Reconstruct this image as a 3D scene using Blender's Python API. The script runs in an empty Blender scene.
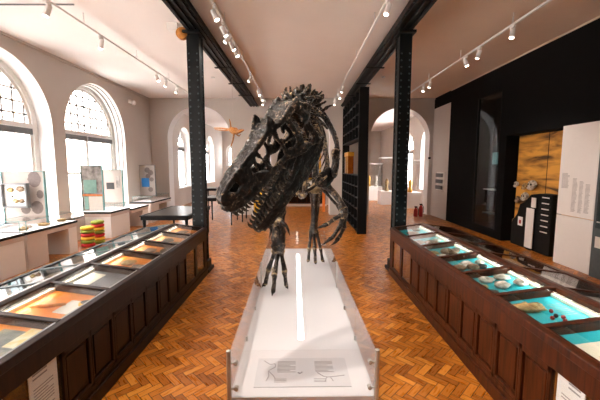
import bpy, bmesh, math, random
from mathutils import Vector, Matrix, noise
random.seed(7)
C = bpy.context.scene.collection
PI = math.pi
# ------------------------------------------------------------------ camera
F = 330.0; CX = 299.5; HV = 166.0
TH = math.atan((200-HV)/F)
CAMZ = 2.0
cam_d = bpy.data.cameras.new('camera'); cam = bpy.data.objects.new('camera', cam_d); C.objects.link(cam)
cam_d.sensor_width = 36; cam_d.lens = F*36/600.0
cam_d.shift_x = (300-CX)/600.0
cam.location = (0, 0, CAMZ); cam.rotation_euler = (PI/2-TH, 0, 0)
cam_d.clip_start = 0.05; cam_d.clip_end = 200
bpy.context.scene.camera = cam

def at(u, v, Y):
    """world point at depth Y whose projection in the photo is (u, v)"""
    dx = (u-CX)/F; dy = (200-v)/F
    d = Vector((dx, math.cos(TH)+dy*math.sin(TH), -math.sin(TH)+dy*math.cos(TH)))
    return Vector((0, 0, CAMZ)) + d*(Y/d.y)

# ------------------------------------------------------------------ materials
def nt(name):
    m = bpy.data.materials.new(name); m.use_nodes = True
    n = m.node_tree; b = n.nodes['Principled BSDF']
    return m, n, b
def N(n, t, **k):
    x = n.nodes.new(t)
    for a, v in k.items(): setattr(x, a, v)
    return x
def col4(c): return (c[0], c[1], c[2], 1)
def srgb(r, g, b):
    f = lambda x: (x/255/12.92) if x/255 <= .04045 else ((x/255+.055)/1.055)**2.4
    return (f(r), f(g), f(b))
def plain(name, c, rough=.5, metal=0, var=.12, scale=12, bump=0, spec=.5):
    m, n, b = nt(name)
    tc = N(n, 'ShaderNodeTexCoord'); nz = N(n, 'ShaderNodeTexNoise'); nz.inputs['Scale'].default_value = scale
    nz.inputs['Detail'].default_value = 4
    n.links.new(tc.outputs['Object'], nz.inputs['Vector'])
    rp = N(n, 'ShaderNodeValToRGB')
    rp.color_ramp.elements[0].position = .3; rp.color_ramp.elements[1].position = .7
    rp.color_ramp.elements[0].color = col4([x*(1-var) for x in c]); rp.color_ramp.elements[1].color = col4([min(1, x*(1+var)) for x in c])
    n.links.new(nz.outputs['Fac'], rp.inputs['Fac']); n.links.new(rp.outputs['Color'], b.inputs['Base Color'])
    b.inputs['Roughness'].default_value = rough; b.inputs['Metallic'].default_value = metal
    b.inputs['Specular IOR Level'].default_value = spec
    if bump:
        bp = N(n, 'ShaderNodeBump'); bp.inputs['Strength'].default_value = bump; bp.inputs['Distance'].default_value = .01
        n.links.new(nz.outputs['Fac'], bp.inputs['Height']); n.links.new(bp.outputs['Normal'], b.inputs['Normal'])
    return m
def emit(name, c, s):
    m, n, b = nt(name); b.inputs['Base Color'].default_value = col4(c)
    b.inputs['Emission Color'].default_value = col4(c); b.inputs['Emission Strength'].default_value = s
    return m
def glass(name, tint=(1, 1, 1), ior=1.45, rough=0.0):
    m, n, b = nt(name); n.nodes.remove(b)
    out = n.nodes['Material Output']
    fr = N(n, 'ShaderNodeFresnel'); ge = N(n, 'ShaderNodeNewGeometry')
    n.links.new(M_(n, 'ADD', M_(n, 'MULTIPLY', ge.outputs['Backfacing'], 1/ior-ior), ior), fr.inputs['IOR'])
    tr = N(n, 'ShaderNodeBsdfTransparent'); tr.inputs['Color'].default_value = col4(tint)
    gl = N(n, 'ShaderNodeBsdfGlossy'); gl.inputs['Roughness'].default_value = rough
    mx = N(n, 'ShaderNodeMixShader')
    n.links.new(fr.outputs[0], mx.inputs[0]); n.links.new(tr.outputs[0], mx.inputs[1]); n.links.new(gl.outputs[0], mx.inputs[2])
    n.links.new(mx.outputs[0], out.inputs['Surface'])
    return m
def M_(n, op, a, b=None, c=None):
    x = N(n, 'ShaderNodeMath', operation=op)
    for i, v in enumerate((a, b, c)):
        if v is None: continue
        if isinstance(v, (int, float)): x.inputs[i].default_value = v
        else: n.links.new(v, x.inputs[i])
    return x.outputs[0]
def wood(name, c1, c2, rough=.35, stretch=(14, 14, 1.2), scale=2.0):
    m, n, b = nt(name)
    tc = N(n, 'ShaderNodeTexCoord'); mp = N(n, 'ShaderNodeMapping'); mp.inputs['Scale'].default_value = stretch
    nz = N(n, 'ShaderNodeTexNoise'); nz.inputs['Scale'].default_value = scale; nz.inputs['Detail'].default_value = 6
    nz.inputs['Distortion'].default_value = .6
    n.links.new(tc.outputs['Object'], mp.inputs['Vector']); n.links.new(mp.outputs[0], nz.inputs['Vector'])
    rp = N(n, 'ShaderNodeValToRGB'); rp.color_ramp.elements[0].position = .3; rp.color_ramp.elements[1].position = .72
    rp.color_ramp.elements[0].color = col4(c1); rp.color_ramp.elements[1].color = col4(c2)
    n.links.new(nz.outputs['Fac'], rp.inputs['Fac']); n.links.new(rp.outputs['Color'], b.inputs['Base Color'])
    b.inputs['Roughness'].default_value = rough; b.inputs['Specular IOR Level'].default_value = .2
    bp = N(n, 'ShaderNodeBump'); bp.inputs['Strength'].default_value = .03; bp.inputs['Distance'].default_value = .003
    n.links.new(nz.outputs['Fac'], bp.inputs['Height']); n.links.new(bp.outputs['Normal'], b.inputs['Normal'])
    return m
def herringbone():
    m, n, b = nt('parquet')
    W = .070; n3 = 3
    tc = N(n, 'ShaderNodeTexCoord'); mp = N(n, 'ShaderNodeMapping')
    mp.inputs['Rotation'].default_value = (0, 0, PI/4); mp.inputs['Scale'].default_value = (1/W, 1/W, 1)
    n.links.new(tc.outputs['Object'], mp.inputs['Vector'])
    sp = N(n, 'ShaderNodeSeparateXYZ'); n.links.new(mp.outputs[0], sp.inputs[0])
    x, y = sp.outputs[0], sp.outputs[1]
    x = M_(n, 'ADD', x, 600.0); y = M_(n, 'ADD', y, 600.0)
    i = M_(n, 'FLOOR', x); j = M_(n, 'FLOOR', y); fx = M_(n, 'FRACT', x); fy = M_(n, 'FRACT', y)
    mm = M_(n, 'MODULO', M_(n, 'ADD', M_(n, 'SUBTRACT', i, j), 6000.0), 2.0*n3)
    mm = M_(n, 'ROUND', mm)
    hz = M_(n, 'LESS_THAN', mm, n3-.5)
    # horizontal
    hi = M_(n, 'SUBTRACT', i, mm); hl = M_(n, 'ADD', fx, mm)
    off = M_(n, 'SUBTRACT', 2.0*n3-1, mm)
    vj = M_(n, 'SUBTRACT', j, off); vl = M_(n, 'ADD', fy, off)
    def sel(a, c):   # hz ? a : c
        return M_(n, 'ADD', M_(n, 'MULTIPLY', a, hz), M_(n, 'MULTIPLY', c, M_(n, 'SUBTRACT', 1.0, hz)))
    L = sel(hl, vl); S = sel(fy, fx); idx = sel(hi, i); idy = sel(j, vj)
    cb = N(n, 'ShaderNodeCombineXYZ'); n.links.new(idx, cb.inputs[0]); n.links.new(idy, cb.inputs[1]); n.links.new(hz, cb.inputs[2])
    wn = N(n, 'ShaderNodeTexWhiteNoise'); wn.noise_dimensions = '3D'; n.links.new(cb.outputs[0], wn.inputs['Vector'])
    eS = M_(n, 'MINIMUM', S, M_(n, 'SUBTRACT', 1.0, S)); eL = M_(n, 'MINIMUM', L, M_(n, 'SUBTRACT', float(n3), L))
    e = M_(n, 'MINIMUM', eS, eL)
    gap = M_(n, 'LESS_THAN', e, .05)
    gr = N(n, 'ShaderNodeCombineXYZ'); n.links.new(M_(n, 'MULTIPLY', L, .35), gr.inputs[0]); n.links.new(M_(n, 'MULTIPLY', S, 3.0), gr.inputs[1])
    n.links.new(M_(n, 'MULTIPLY', wn.outputs['Value'], 50.0), gr.inputs[2])
    gn = N(n, 'ShaderNodeTexNoise'); gn.inputs['Scale'].default_value = 2.0; gn.inputs['Detail'].default_value = 4; n.links.new(gr.outputs[0], gn.inputs['Vector'])
    rp = N(n, 'ShaderNodeValToRGB'); els = rp.color_ramp.elements
    els[0].position = 0; els[0].color = col4(srgb(96, 48, 12)); els[1].position = 1; els[1].color = col4(srgb(214, 148, 64))
    k = els.new(.35); k.color = col4(srgb(154, 86, 25)); k = els.new(.7); k.color = col4(srgb(188, 114, 37))
    mixv = M_(n, 'ADD', M_(n, 'MULTIPLY', wn.outputs['Value'], .62), M_(n, 'MULTIPLY', gn.outputs['Fac'], .38))
    n.links.new(mixv, rp.inputs['Fac'])
    mg = N(n, 'ShaderNodeMix', data_type='RGBA'); n.links.new(M_(n, 'MULTIPLY', gap, .92), mg.inputs['Factor'])
    n.links.new(rp.outputs['Color'], mg.inputs[6]); mg.inputs[7].default_value = col4(srgb(62, 28, 8))
    n.links.new(mg.outputs[2], b.inputs['Base Color'])
    rr = M_(n, 'ADD', M_(n, 'MULTIPLY', gn.outputs['Fac'], .18), .2)
    n.links.new(rr, b.inputs['Roughness'])
    bp = N(n, 'ShaderNodeBump'); bp.inputs['Strength'].default_value = .35; bp.inputs['Distance'].default_value = .003
    hgt = M_(n, 'ADD', M_(n, 'MULTIPLY', M_(n, 'MINIMUM', e, .08), 8.0), M_(n, 'MULTIPLY', wn.outputs['Value'], .5))
    n.links.new(hgt, bp.inputs['Height']); n.links.new(bp.outputs['Normal'], b.inputs['Normal'])
    return m
def ramp_mat(name, stops, vec_scale=(1, 1, 1), noise_scale=3, rough=.5, detail=5, coord='Object', distort=0):
    m, n, b = nt(name)
    tc = N(n, 'ShaderNodeTexCoord'); mp = N(n, 'ShaderNodeMapping'); mp.inputs['Scale'].default_value = vec_scale
    nz = N(n, 'ShaderNodeTexNoise'); nz.inputs['Scale'].default_value = noise_scale; nz.inputs['Detail'].default_value = detail
    nz.inputs['Distortion'].default_value = distort
    n.links.new(tc.outputs[coord], mp.inputs['Vector']); n.links.new(mp.outputs[0], nz.inputs['Vector'])
    rp = N(n, 'ShaderNodeValToRGB'); e = rp.color_ramp.elements
    e[0].position, e[0].color = stops[0][0], col4(stops[0][1]); e[1].position, e[1].color = stops[-1][0], col4(stops[-1][1])
    for p, c in stops[1:-1]:
        k = e.new(p); k.color = col4(c)
    n.links.new(nz.outputs['Fac'], rp.inputs['Fac']); n.links.new(rp.outputs['Color'], b.inputs['Base Color'])
    b.inputs['Roughness'].default_value = rough; b.inputs['Specular IOR Level'].default_value = .35
    bp = N(n, 'ShaderNodeBump'); bp.inputs['Strength'].default_value = .7; bp.inputs['Distance'].default_value = .012
    n.links.new(nz.outputs['Fac'], bp.inputs['Height']); n.links.new(bp.outputs['Normal'], b.inputs['Normal'])
    return m

M = {}
M['floor'] = herringbone()
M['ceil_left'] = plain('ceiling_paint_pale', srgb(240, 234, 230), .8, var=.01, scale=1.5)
M['ceil_mid'] = plain('ceiling_bounce_warm', srgb(244, 234, 225), .8, var=.015, scale=1.5)  # same ceiling, warm floor bounce put into the tint
M['ceil_right'] = plain('ceiling_bounce_tan', srgb(232, 212, 192), .8, var=.02, scale=1.5)  # right bay of the ceiling, floor bounce put into a stronger tint
M['wall'] = plain('wall_paint', srgb(205, 196, 188), .75, var=.02, scale=2)
M['wallfar'] = plain('far_wall_paint', srgb(204, 196, 188), .75, var=.02, scale=2)
M['reveal'] = plain('reveal_daylit_paint', srgb(236, 234, 232), .6, var=.01)  # same paint as the walls, window light put into a lighter tone
M['white'] = plain('white_paint', srgb(238, 236, 233), .5, var=.01)
M['plinthbeige'] = plain('plinth_paint', srgb(214, 200, 190), .6, var=.02)
M['black'] = plain('black_paint', srgb(9, 11, 12), .6, var=.1, scale=3, spec=.25)
M['blackwall'] = plain('black_wall_paint', srgb(8, 9, 10), .85, var=.1, scale=2, spec=.15)
M['steel'] = plain('painted_steel', srgb(9, 16, 18), .5, var=.15, scale=5, spec=.3)
M['rivet'] = plain('rivet_paint', srgb(60, 78, 82), .3, var=.05)
M['darkwood'] = wood('dark_wood', srgb(18, 8, 4), srgb(42, 20, 10), .36)
M['redwood'] = wood('mahogany', srgb(38, 15, 5), srgb(82, 38, 14), .34)
M['honey'] = wood('honey_wood', srgb(170, 100, 40), srgb(214, 150, 76), .4)
M['deck'] = plain('white_laminate', srgb(214, 212, 214), .3, var=.008, scale=3)
M['glass'] = glass('clear_glass')
M['casepane'] = glass('case_glass', (.96, .98, .98), 1.5)
M['darkglass'] = glass('dark_glass', (.72, .75, .75), 1.3)
M['glassedge'] = plain('glass_edge', srgb(110, 160, 160), .1, var=.05)
M['chrome'] = plain('brushed_steel', srgb(190, 186, 180), .45, metal=.7, var=.05)
M['strip'] = emit('light_strip_diffuser', (1, .97, .93), 5.0)
M['bone'] = ramp_mat('fossil_bone', [(.40, (.004, .0032, .0026)), (.51, (.014, .011, .009)), (.57, (.07, .05, .036)), (.66, (.36, .26, .18))], (1, 1, 1), 34, .42, 14, distort=.8)
def bone_mat():
    m, n, b = nt('fossil_bone')
    tc = N(n, 'ShaderNodeTexCoord'); nz = N(n, 'ShaderNodeTexNoise'); nz.inputs['Scale'].default_value = 26; nz.inputs['Detail'].default_value = 12; nz.inputs['Distortion'].default_value = 1.2
    n.links.new(tc.outputs['Object'], nz.inputs['Vector'])
    n2 = N(n, 'ShaderNodeTexNoise'); n2.inputs['Scale'].default_value = 5; n2.inputs['Detail'].default_value = 3; n.links.new(tc.outputs['Object'], n2.inputs['Vector'])
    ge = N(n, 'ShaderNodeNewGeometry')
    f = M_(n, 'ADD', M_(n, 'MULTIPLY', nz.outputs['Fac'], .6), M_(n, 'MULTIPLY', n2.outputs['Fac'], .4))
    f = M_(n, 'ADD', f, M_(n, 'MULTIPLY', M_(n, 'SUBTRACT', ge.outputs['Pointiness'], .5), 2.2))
    rp = N(n, 'ShaderNodeValToRGB'); e = rp.color_ramp.elements
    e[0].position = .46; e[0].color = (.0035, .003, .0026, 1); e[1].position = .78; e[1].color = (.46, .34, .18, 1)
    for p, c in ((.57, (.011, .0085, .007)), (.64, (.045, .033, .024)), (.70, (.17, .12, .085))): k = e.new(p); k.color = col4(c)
    n.links.new(f, rp.inputs['Fac']); n.links.new(rp.outputs['Color'], b.inputs['Base Color']); b.inputs['Roughness'].default_value = .33; b.inputs['Specular IOR Level'].default_value = .35
    bp = N(n, 'ShaderNodeBump'); bp.inputs['Strength'].default_value = .7; bp.inputs['Distance'].default_value = .012
    n.links.new(nz.outputs['Fac'], bp.inputs['Height']); n.links.new(bp.outputs['Normal'], b.inputs['Normal'])
    return m
M['bone'] = bone_mat()
M['tooth'] = ramp_mat('fossil_tooth', [(.3, (.02, .018, .016)), (.7, (.10, .085, .07))], (1, 1, 1), 20, .25)
M['claw'] = ramp_mat('fossil_claw', [(.3, (.008, .008, .008)), (.7, (.05, .04, .033))], (1, 1, 1), 20, .25)
M['teal'] = plain('teal_lining', srgb(26, 172, 184), .7, var=.08, scale=4)
M['amber'] = ramp_mat('amber_board', [(.3, srgb(226, 118, 30)), (.55, srgb(246, 150, 52)), (.72, srgb(250, 206, 140))], (1, 1, 1), 2.2, .45)
M['cream'] = plain('cream_card', srgb(238, 228, 208), .5, var=.03)
M['silver'] = plain('silver_trim', srgb(170, 172, 176), .3, metal=.8, var=.05)
M['blind'] = plain('blind_fabric', srgb(120, 122, 124), .7, var=.04)
M['lead'] = plain('lead_came', srgb(120, 118, 116), .5, var=.05)
M['panelprint'] = plain('panel_print', srgb(168, 157, 149), .6, var=.03)
M['tableglass'] = plain('table_glass', srgb(52, 53, 50), .3)
M['text'] = plain('print_ink', srgb(60, 60, 62), .7, var=.05)
M['greytext'] = plain('pale_print_ink', srgb(150, 148, 148), .7, var=.05)
M['paper'] = plain('paper', srgb(232, 228, 220), .7, var=.04)
M['labelbox'] = plain('engraved_panel', srgb(200, 199, 202), .35, var=.015)
M['rock_w'] = ramp_mat('pale_rock', [(.3, srgb(120, 108, 92)), (.5, srgb(196, 188, 176)), (.7, srgb(232, 228, 220))], (1, 1, 1), 14, .8)
M['rock_b'] = ramp_mat('brown_rock', [(.3, srgb(70, 52, 40)), (.5, srgb(128, 104, 82)), (.7, srgb(176, 154, 128))], (1, 1, 1), 16, .8)
M['rock_y'] = ramp_mat('ochre_rock', [(.3, srgb(110, 84, 50)), (.5, srgb(170, 140, 90)), (.7, srgb(206, 184, 140))], (1, 1, 1), 16, .8)
M['rock_d'] = ramp_mat('dark_rock', [(.3, srgb(30, 30, 30)), (.7, srgb(84, 80, 74))], (1, 1, 1), 16, .7)
M['redball'] = plain('red_enamel', srgb(150, 28, 24), .3, var=.1)
M['mapblue'] = ramp_mat('geological_map', [(.35, srgb(64, 76, 78)), (.5, srgb(122, 128, 118)), (.6, srgb(166, 156, 126)), (.7, srgb(90, 96, 96))], (1, 1, 1), 5, .5)
M['mapdark'] = ramp_mat('slate_map', [(.3, srgb(60, 66, 74)), (.6, srgb(96, 100, 104)), (.78, srgb(190, 130, 70))], (1, 1, 1), 5, .5)
M['mapyellow'] = ramp_mat('yellow_map', [(.4, srgb(236, 226, 200)), (.55, srgb(230, 200, 120)), (.65, srgb(240, 232, 214))], (1, 1, 1), 12, .6)
M['green'] = plain('green_print', srgb(170, 190, 90), .6)
M['blue'] = plain('blue_print', srgb(20, 110, 180), .6)
M['tealprint'] = plain('teal_print', srgb(128, 168, 158), .6)
M['greyprint'] = ramp_mat('grey_photo', [(.3, srgb(90, 84, 82)), (.7, srgb(190, 184, 178))], (1, 3, 1), 6, .6)
M['blackprint'] = plain('black_print', srgb(30, 30, 32), .6)
M['pebblegrey'] = plain('grey_print', srgb(112, 100, 96), .7, var=.15, scale=20)
M['gold'] = plain('gilt', srgb(206, 150, 44), .35, metal=.5, var=.1)
M['orange'] = plain('orange_paint', srgb(220, 120, 40), .5)
M['portrait'] = ramp_mat('portrait_canvas', [(.35, srgb(20, 20, 28)), (.55, srgb(70, 34, 30)), (.7, srgb(150, 130, 120))], (1, 1, 1), 3, .5)
M['red'] = plain('red_fabric', srgb(196, 40, 36), .8); M['yellow'] = plain('yellow_fabric', srgb(232, 180, 50), .8); M['grn'] = plain('green_fabric', srgb(140, 150, 50), .8)
M['extred'] = plain('red_plastic', srgb(170, 30, 26), .4)
M['rope'] = plain('cable', srgb(200, 190, 180), .6)
M['orangebone'] = plain('orange_brown_bone', srgb(176, 112, 44), .5, var=.3, scale=20)
M['brick'] = plain('street_brick', srgb(226, 205, 192), .9, var=.1, scale=3)
M['paving'] = plain('street_paving', srgb(188, 186, 182), .9)
M['screen'] = emit('display_screen', srgb(110, 150, 150), .25)
M['lampglow'] = emit('spot_bulb', (1, .9, .75), 12.0)
M['bottle'] = plain('amber_glass_bottle', srgb(120, 60, 14), .15, var=.2)
M['bluegrey'] = plain('bluegrey_paint', srgb(80, 92, 96), .5)
def mural_mat():
    m, n, b = nt('sunset_mural')
    tc = N(n, 'ShaderNodeTexCoord'); mp = N(n, 'ShaderNodeMapping'); mp.inputs['Scale'].default_value = (1, .9, 4.5)
    nz = N(n, 'ShaderNodeTexNoise'); nz.inputs['Scale'].default_value = 1.15; nz.inputs['Detail'].default_value = 5; nz.inputs['Distortion'].default_value = .5
    n.links.new(tc.outputs['Object'], mp.inputs['Vector']); n.links.new(mp.outputs[0], nz.inputs['Vector'])
    rp = N(n, 'ShaderNodeValToRGB'); e = rp.color_ramp.elements
    e[0].position = .34; e[0].color = col4(srgb(84, 56, 26)); e[1].position = .56; e[1].color = col4(srgb(228, 168, 72))
    k = e.new(.43); k.color = col4(srgb(180, 126, 54))
    n.links.new(nz.outputs['Fac'], rp.inputs['Fac']); n.links.new(rp.outputs['Color'], b.inputs['Base Color']); b.inputs['Roughness'].default_value = .6
    return m
M['mural'] = mural_mat()

# ------------------------------------------------------------------ mesh builder
class MB:
    def __init__(s): s.v = []; s.f = []; s.m = []
    def add(s, vs, fs, mi=0):
        o = len(s.v); s.v += [tuple(x) for x in vs]
        for f in fs: s.f.append(tuple(i+o for i in f)); s.m.append(mi)
    def box(s, lo, hi, mi=0, R=None):
        x0, y0, z0 = lo; x1, y1, z1 = hi
        vs = [(x0, y0, z0), (x1, y0, z0), (x1, y1, z0), (x0, y1, z0), (x0, y0, z1), (x1, y0, z1), (x1, y1, z1), (x0, y1, z1)]
        if R: vs = [R @ Vector(p) for p in vs]
        s.add(vs, [(0, 3, 2, 1), (4, 5, 6, 7), (0, 1, 5, 4), (1, 2, 6, 5), (2, 3, 7, 6), (3, 0, 4, 7)], mi); return s
    def prism(s, pts, vec, mi=0):
        n = len(pts); vec = Vector(vec); a = [Vector(p) for p in pts]; vs = a+[p+vec for p in a]
        fs = [tuple(range(n))[::-1], tuple(range(n, 2*n))]+[(i, (i+1) % n, (i+1) % n+n, i+n) for i in range(n)]
        s.add(vs, fs, mi); return s
    def tube(s, pts, rad, seg=10, mi=0, flat=None, rough=0, sub=1, seed=0, cap=True):
        P = [Vector(p) for p in pts]; n = len(P)
        if not hasattr(rad, '__len__'): rad = [rad]*n
        if sub > 1 and n > 1:
            Q = []; R = []
            for i in range(n-1):
                p0 = P[max(i-1, 0)]; p1 = P[i]; p2 = P[i+1]; p3 = P[min(i+2, n-1)]
                for k in range(sub):
                    t = k/sub
                    Q.append(.5*((2*p1)+(-p0+p2)*t+(2*p0-5*p1+4*p2-p3)*t*t+(-p0+3*p1-3*p2+p3)*t**3))
                    tt = t*t*(3-2*t); R.append(rad[i]*(1-tt)+rad[i+1]*tt)
            Q.append(P[-1]); R.append(rad[-1]); P, rad, n = Q, R, len(Q)
        up = None; vs = []; fs = []
        for i in range(n):
            d = (P[min(i+1, n-1)]-P[max(i-1, 0)]).normalized()
            if up is None:
                up = Vector(flat[0]) if flat else (Vector((0, 0, 1)) if abs(d.z) < .9 else Vector((1, 0, 0)))
            up = (up-d*up.dot(d)).normalized(); sd = d.cross(up)
            for k in range(seg):
                a = 2*PI*k/seg; q = up*math.cos(a)*(flat[1] if flat else 1)+sd*math.sin(a)
                r = rad[i]
                if rough: r *= 1+rough*noise.noise(Vector((P[i].x*14+k*.9+seed, P[i].y*14+math.sin(a)*1.5, P[i].z*14+math.cos(a)*1.5)))*1.6
                vs.append(P[i]+q*r)
        for i in range(n-1):
            for k in range(seg):
                a = i*seg+k; b_ = i*seg+(k+1) % seg; fs.append((a, b_, b_+seg, a+seg))
        if cap:
            o = len(vs); vs.append(P[0]-(P[1]-P[0]).normalized()*rad[0]*.4); vs.append(P[-1]+(P[-1]-P[-2]).normalized()*rad[-1]*.4)
            for k in range(seg): fs.append((o, (k+1) % seg, k)); fs.append((o+1, (n-1)*seg+k, (n-1)*seg+(k+1) % seg))
        s.add(vs, fs, mi); return s
    def lathe(s, c, prof, seg=16, mi=0):
        c = Vector(c); vs = []; fs = []
        for r, z in prof:
            for k in range(seg): a = 2*PI*k/seg; vs.append(c+Vector((r*math.cos(a), r*math.sin(a), z)))
        n = len(prof)
        for i in range(n-1):
            for k in range(seg): a = i*seg+k; b_ = i*seg+(k+1) % seg; fs.append((a, b_, b_+seg, a+seg))
        fs.append(tuple(range(seg))[::-1]); fs.append(tuple((n-1)*seg+k for k in range(seg)))
        s.add(vs, fs, mi); return s
    def blob(s, c, r, mi=0, amp=.25, seed=0, n=10, freq=1.5):
        c = Vector(c); vs = []; fs = []
        for i in range(1, n):
            th = PI*i/n
            for k in range(2*n):
                ph = PI*k/n; d = Vector((math.sin(th)*math.cos(ph), math.sin(th)*math.sin(ph), math.cos(th)))
                q = 1+amp*noise.noise(d*freq+Vector((seed*3.1, seed*1.7, 0)))+amp*.4*noise.noise(d*freq*3+Vector((seed, 0, 5)))
                vs.append(c+Vector((d.x*r[0], d.y*r[1], d.z*r[2]))*q)
        top = len(vs); vs.append(c+Vector((0, 0, r[2]))); vs.append(c-Vector((0, 0, r[2]))); w = 2*n
        for i in range(n-2):
            for k in range(w): a = i*w+k; b_ = i*w+(k+1) % w; fs.append((a, a+w, b_+w, b_))
        for k in range(w): fs.append((top, k, (k+1) % w)); fs.append((top+1, (n-2)*w+(k+1) % w, (n-2)*w+k))
        s.add(vs, fs, mi); return s
    def mesh(s, name, inv=None):
        me = bpy.data.meshes.new(name)
        vs = [inv @ Vector(p) for p in s.v] if inv else s.v
        me.from_pydata([tuple(p) for p in vs], [], s.f)
        me.polygons.foreach_set('material_index', s.m)
        bm = bmesh.new(); bm.from_mesh(me); bmesh.ops.recalc_face_normals(bm, faces=bm.faces); bm.to_mesh(me); bm.free()
        return me
    def build(s, name, mats, parent=None, smooth=False, bevel=0, loc=None):
        """vertices are in world coordinates (or local when the parent sits at the origin)"""
        inv = None
        if parent is not None: inv = wm(parent).inverted()
        elif loc is not None: inv = Matrix.Translation(Vector(loc)).inverted()
        me = s.mesh(name, inv); o = bpy.data.objects.new(name, me); C.objects.link(o)
        if parent is not None: o.parent = parent
        elif loc is not None: o.location = loc
        for m in (mats if isinstance(mats, (list, tuple)) else [mats]): me.materials.append(M[m] if isinstance(m, str) else m)
        if smooth: me.polygons.foreach_set('use_smooth', [True]*len(me.polygons))
        if bevel:
            b = o.modifiers.new('bevel', 'BEVEL'); b.width = bevel; b.segments = 2; b.limit_method = 'ANGLE'
        return o
def wm(o):
    m = Matrix.Translation(o.location) @ o.rotation_euler.to_matrix().to_4x4()
    return (wm(o.parent) @ m) if o.parent else m
def tag(o, label=None, cat=None, group=None, kind=None):
    if label: o['label'] = label
    if cat: o['category'] = cat
    if group: o['group'] = group
    if kind: o['kind'] = kind
    return o
def thing(name, label, cat, loc=(0, 0, 0), rz=0, group=None):
    o = bpy.data.objects.new(name, None); C.objects.link(o); o.location = loc; o.rotation_euler = (0, 0, rz); o.empty_display_size = .1
    return tag(o, label, cat, group)
def struct(o): o['kind'] = 'structure'; return o
def copy_tree(o, parent=None):
    c = o.copy(); C.objects.link(c); c.parent = parent
    for ch in [x for x in bpy.data.objects if x.parent == o]: copy_tree(ch, c)
    return c
def evaluated(o):
    """bake modifiers into the mesh"""
    dg = bpy.context.evaluated_depsgraph_get(); e = o.evaluated_get(dg); me = bpy.data.meshes.new_from_object(e)
    o.modifiers.clear(); old = o.data; o.data = me; bpy.data.meshes.remove(old); return o

# ================================================================== SETTING
XL, XR, YF, YB = -6.0, 5.4, 13.5, -5.0
CEIL = 4.68; YEND = 26.0
MB().box((XL-.6, YB-.3, -.1), (8.2, YEND+.3, 0)).build('floor', 'floor')['kind'] = 'structure'
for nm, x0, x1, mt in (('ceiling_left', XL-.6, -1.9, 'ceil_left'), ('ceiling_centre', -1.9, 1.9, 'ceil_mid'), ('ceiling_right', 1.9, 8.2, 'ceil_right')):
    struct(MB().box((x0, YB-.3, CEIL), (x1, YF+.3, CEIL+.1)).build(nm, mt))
struct(MB().box((XL-.6, YF+.3, CEIL), (8.2, YEND+.3, CEIL+.1)).build('ceiling_far_room', 'ceil_left'))

def arched_wall(name, axis, p0, p1, lo, hi, H, ops, mats, n=28):
    """wall along an axis with round arched openings (centre, radius, sill, spring)"""
    mb = MB()
    def P(s, z, p): return (p, s, z) if axis == 'y' else (s, p, z)
    def face(p, pts, mi=0): mb.add([P(a, b, p) for a, b in pts], [tuple(range(len(pts)))], mi)
    cur = lo
    for (c, r, sill, spr) in sorted(ops):
        arc = [(c-r*math.cos(PI*i/n), spr+r*math.sin(PI*i/n)) for i in range(n+1)]
        for p in (p0, p1):
            face(p, [(cur, 0), (c-r, 0), (c-r, H), (cur, H)])
            if sill > 0: face(p, [(c-r, 0), (c+r, 0), (c+r, sill), (c-r, sill)])
            for i in range(n): face(p, [arc[i], arc[i+1], (arc[i+1][0], H), (arc[i][0], H)])
        ring = [(c-r, sill)]+arc+[(c+r, sill)]
        for i in range(len(ring)-1):
            a, b = ring[i], ring[i+1]; mb.add([P(a[0], a[1], p0), P(b[0], b[1], p0), P(b[0], b[1], p1), P(a[0], a[1], p1)], [(0, 1, 2, 3)], 1)
        if sill > 0: mb.add([P(c-r, sill, p0), P(c+r, sill, p0), P(c+r, sill, p1), P(c-r, sill, p1)], [(0, 1, 2, 3)], 1)
        cur = c+r
    for p in (p0, p1): face(p, [(cur, 0), (hi, 0), (hi, H), (cur, H)])
    return struct(mb.build(name, mats))

WR = 1.46; WSP = 2.93; SILL = .62
wc = [-3.65, -.2, 3.25, 6.70, 10.05]; wc2 = [17.5, 22.4]
arched_wall('wall_left', 'y', XL, XL-.55, YB-.3, YEND+.3, CEIL, [(c, WR, SILL, WSP) for c in wc]+[(c, 1.0, .9, 3.0) for c in wc2], ['wall', 'reveal'])
arched_wall('wall_far', 'x', YF, YF+.5, XL, 8.2, CEIL, [(-4.05, 1.27, 0, 3.12), (0.02, 1.22, 0, 3.12), (4.05, 1.2, 0, 3.12)], ['wallfar', 'reveal'])
struct(MB().box((XL-.6, YB-.3, 0), (8.2, YB, CEIL)).build('wall_back', 'blackwall'))
arched_wall('wall_far_room_right', 'y', 6.3, 6.8, YF+.5, YEND+.3, CEIL, [(16.2, 1.1, .8, 2.9), (19.6, 1.1, .8, 2.9)], ['wall', 'reveal'])
arched_wall('wall_far_room_end', 'x', YEND, YEND+.3, XL-.6, 8.2, CEIL, [(-5.1, .62, 2.0, 3.1)], ['wall', 'reveal'])
struct(MB().box((-1.9, 17.0, 0), (1.75, 17.15, CEIL)).build('wall_partition', 'wallfar'))

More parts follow.
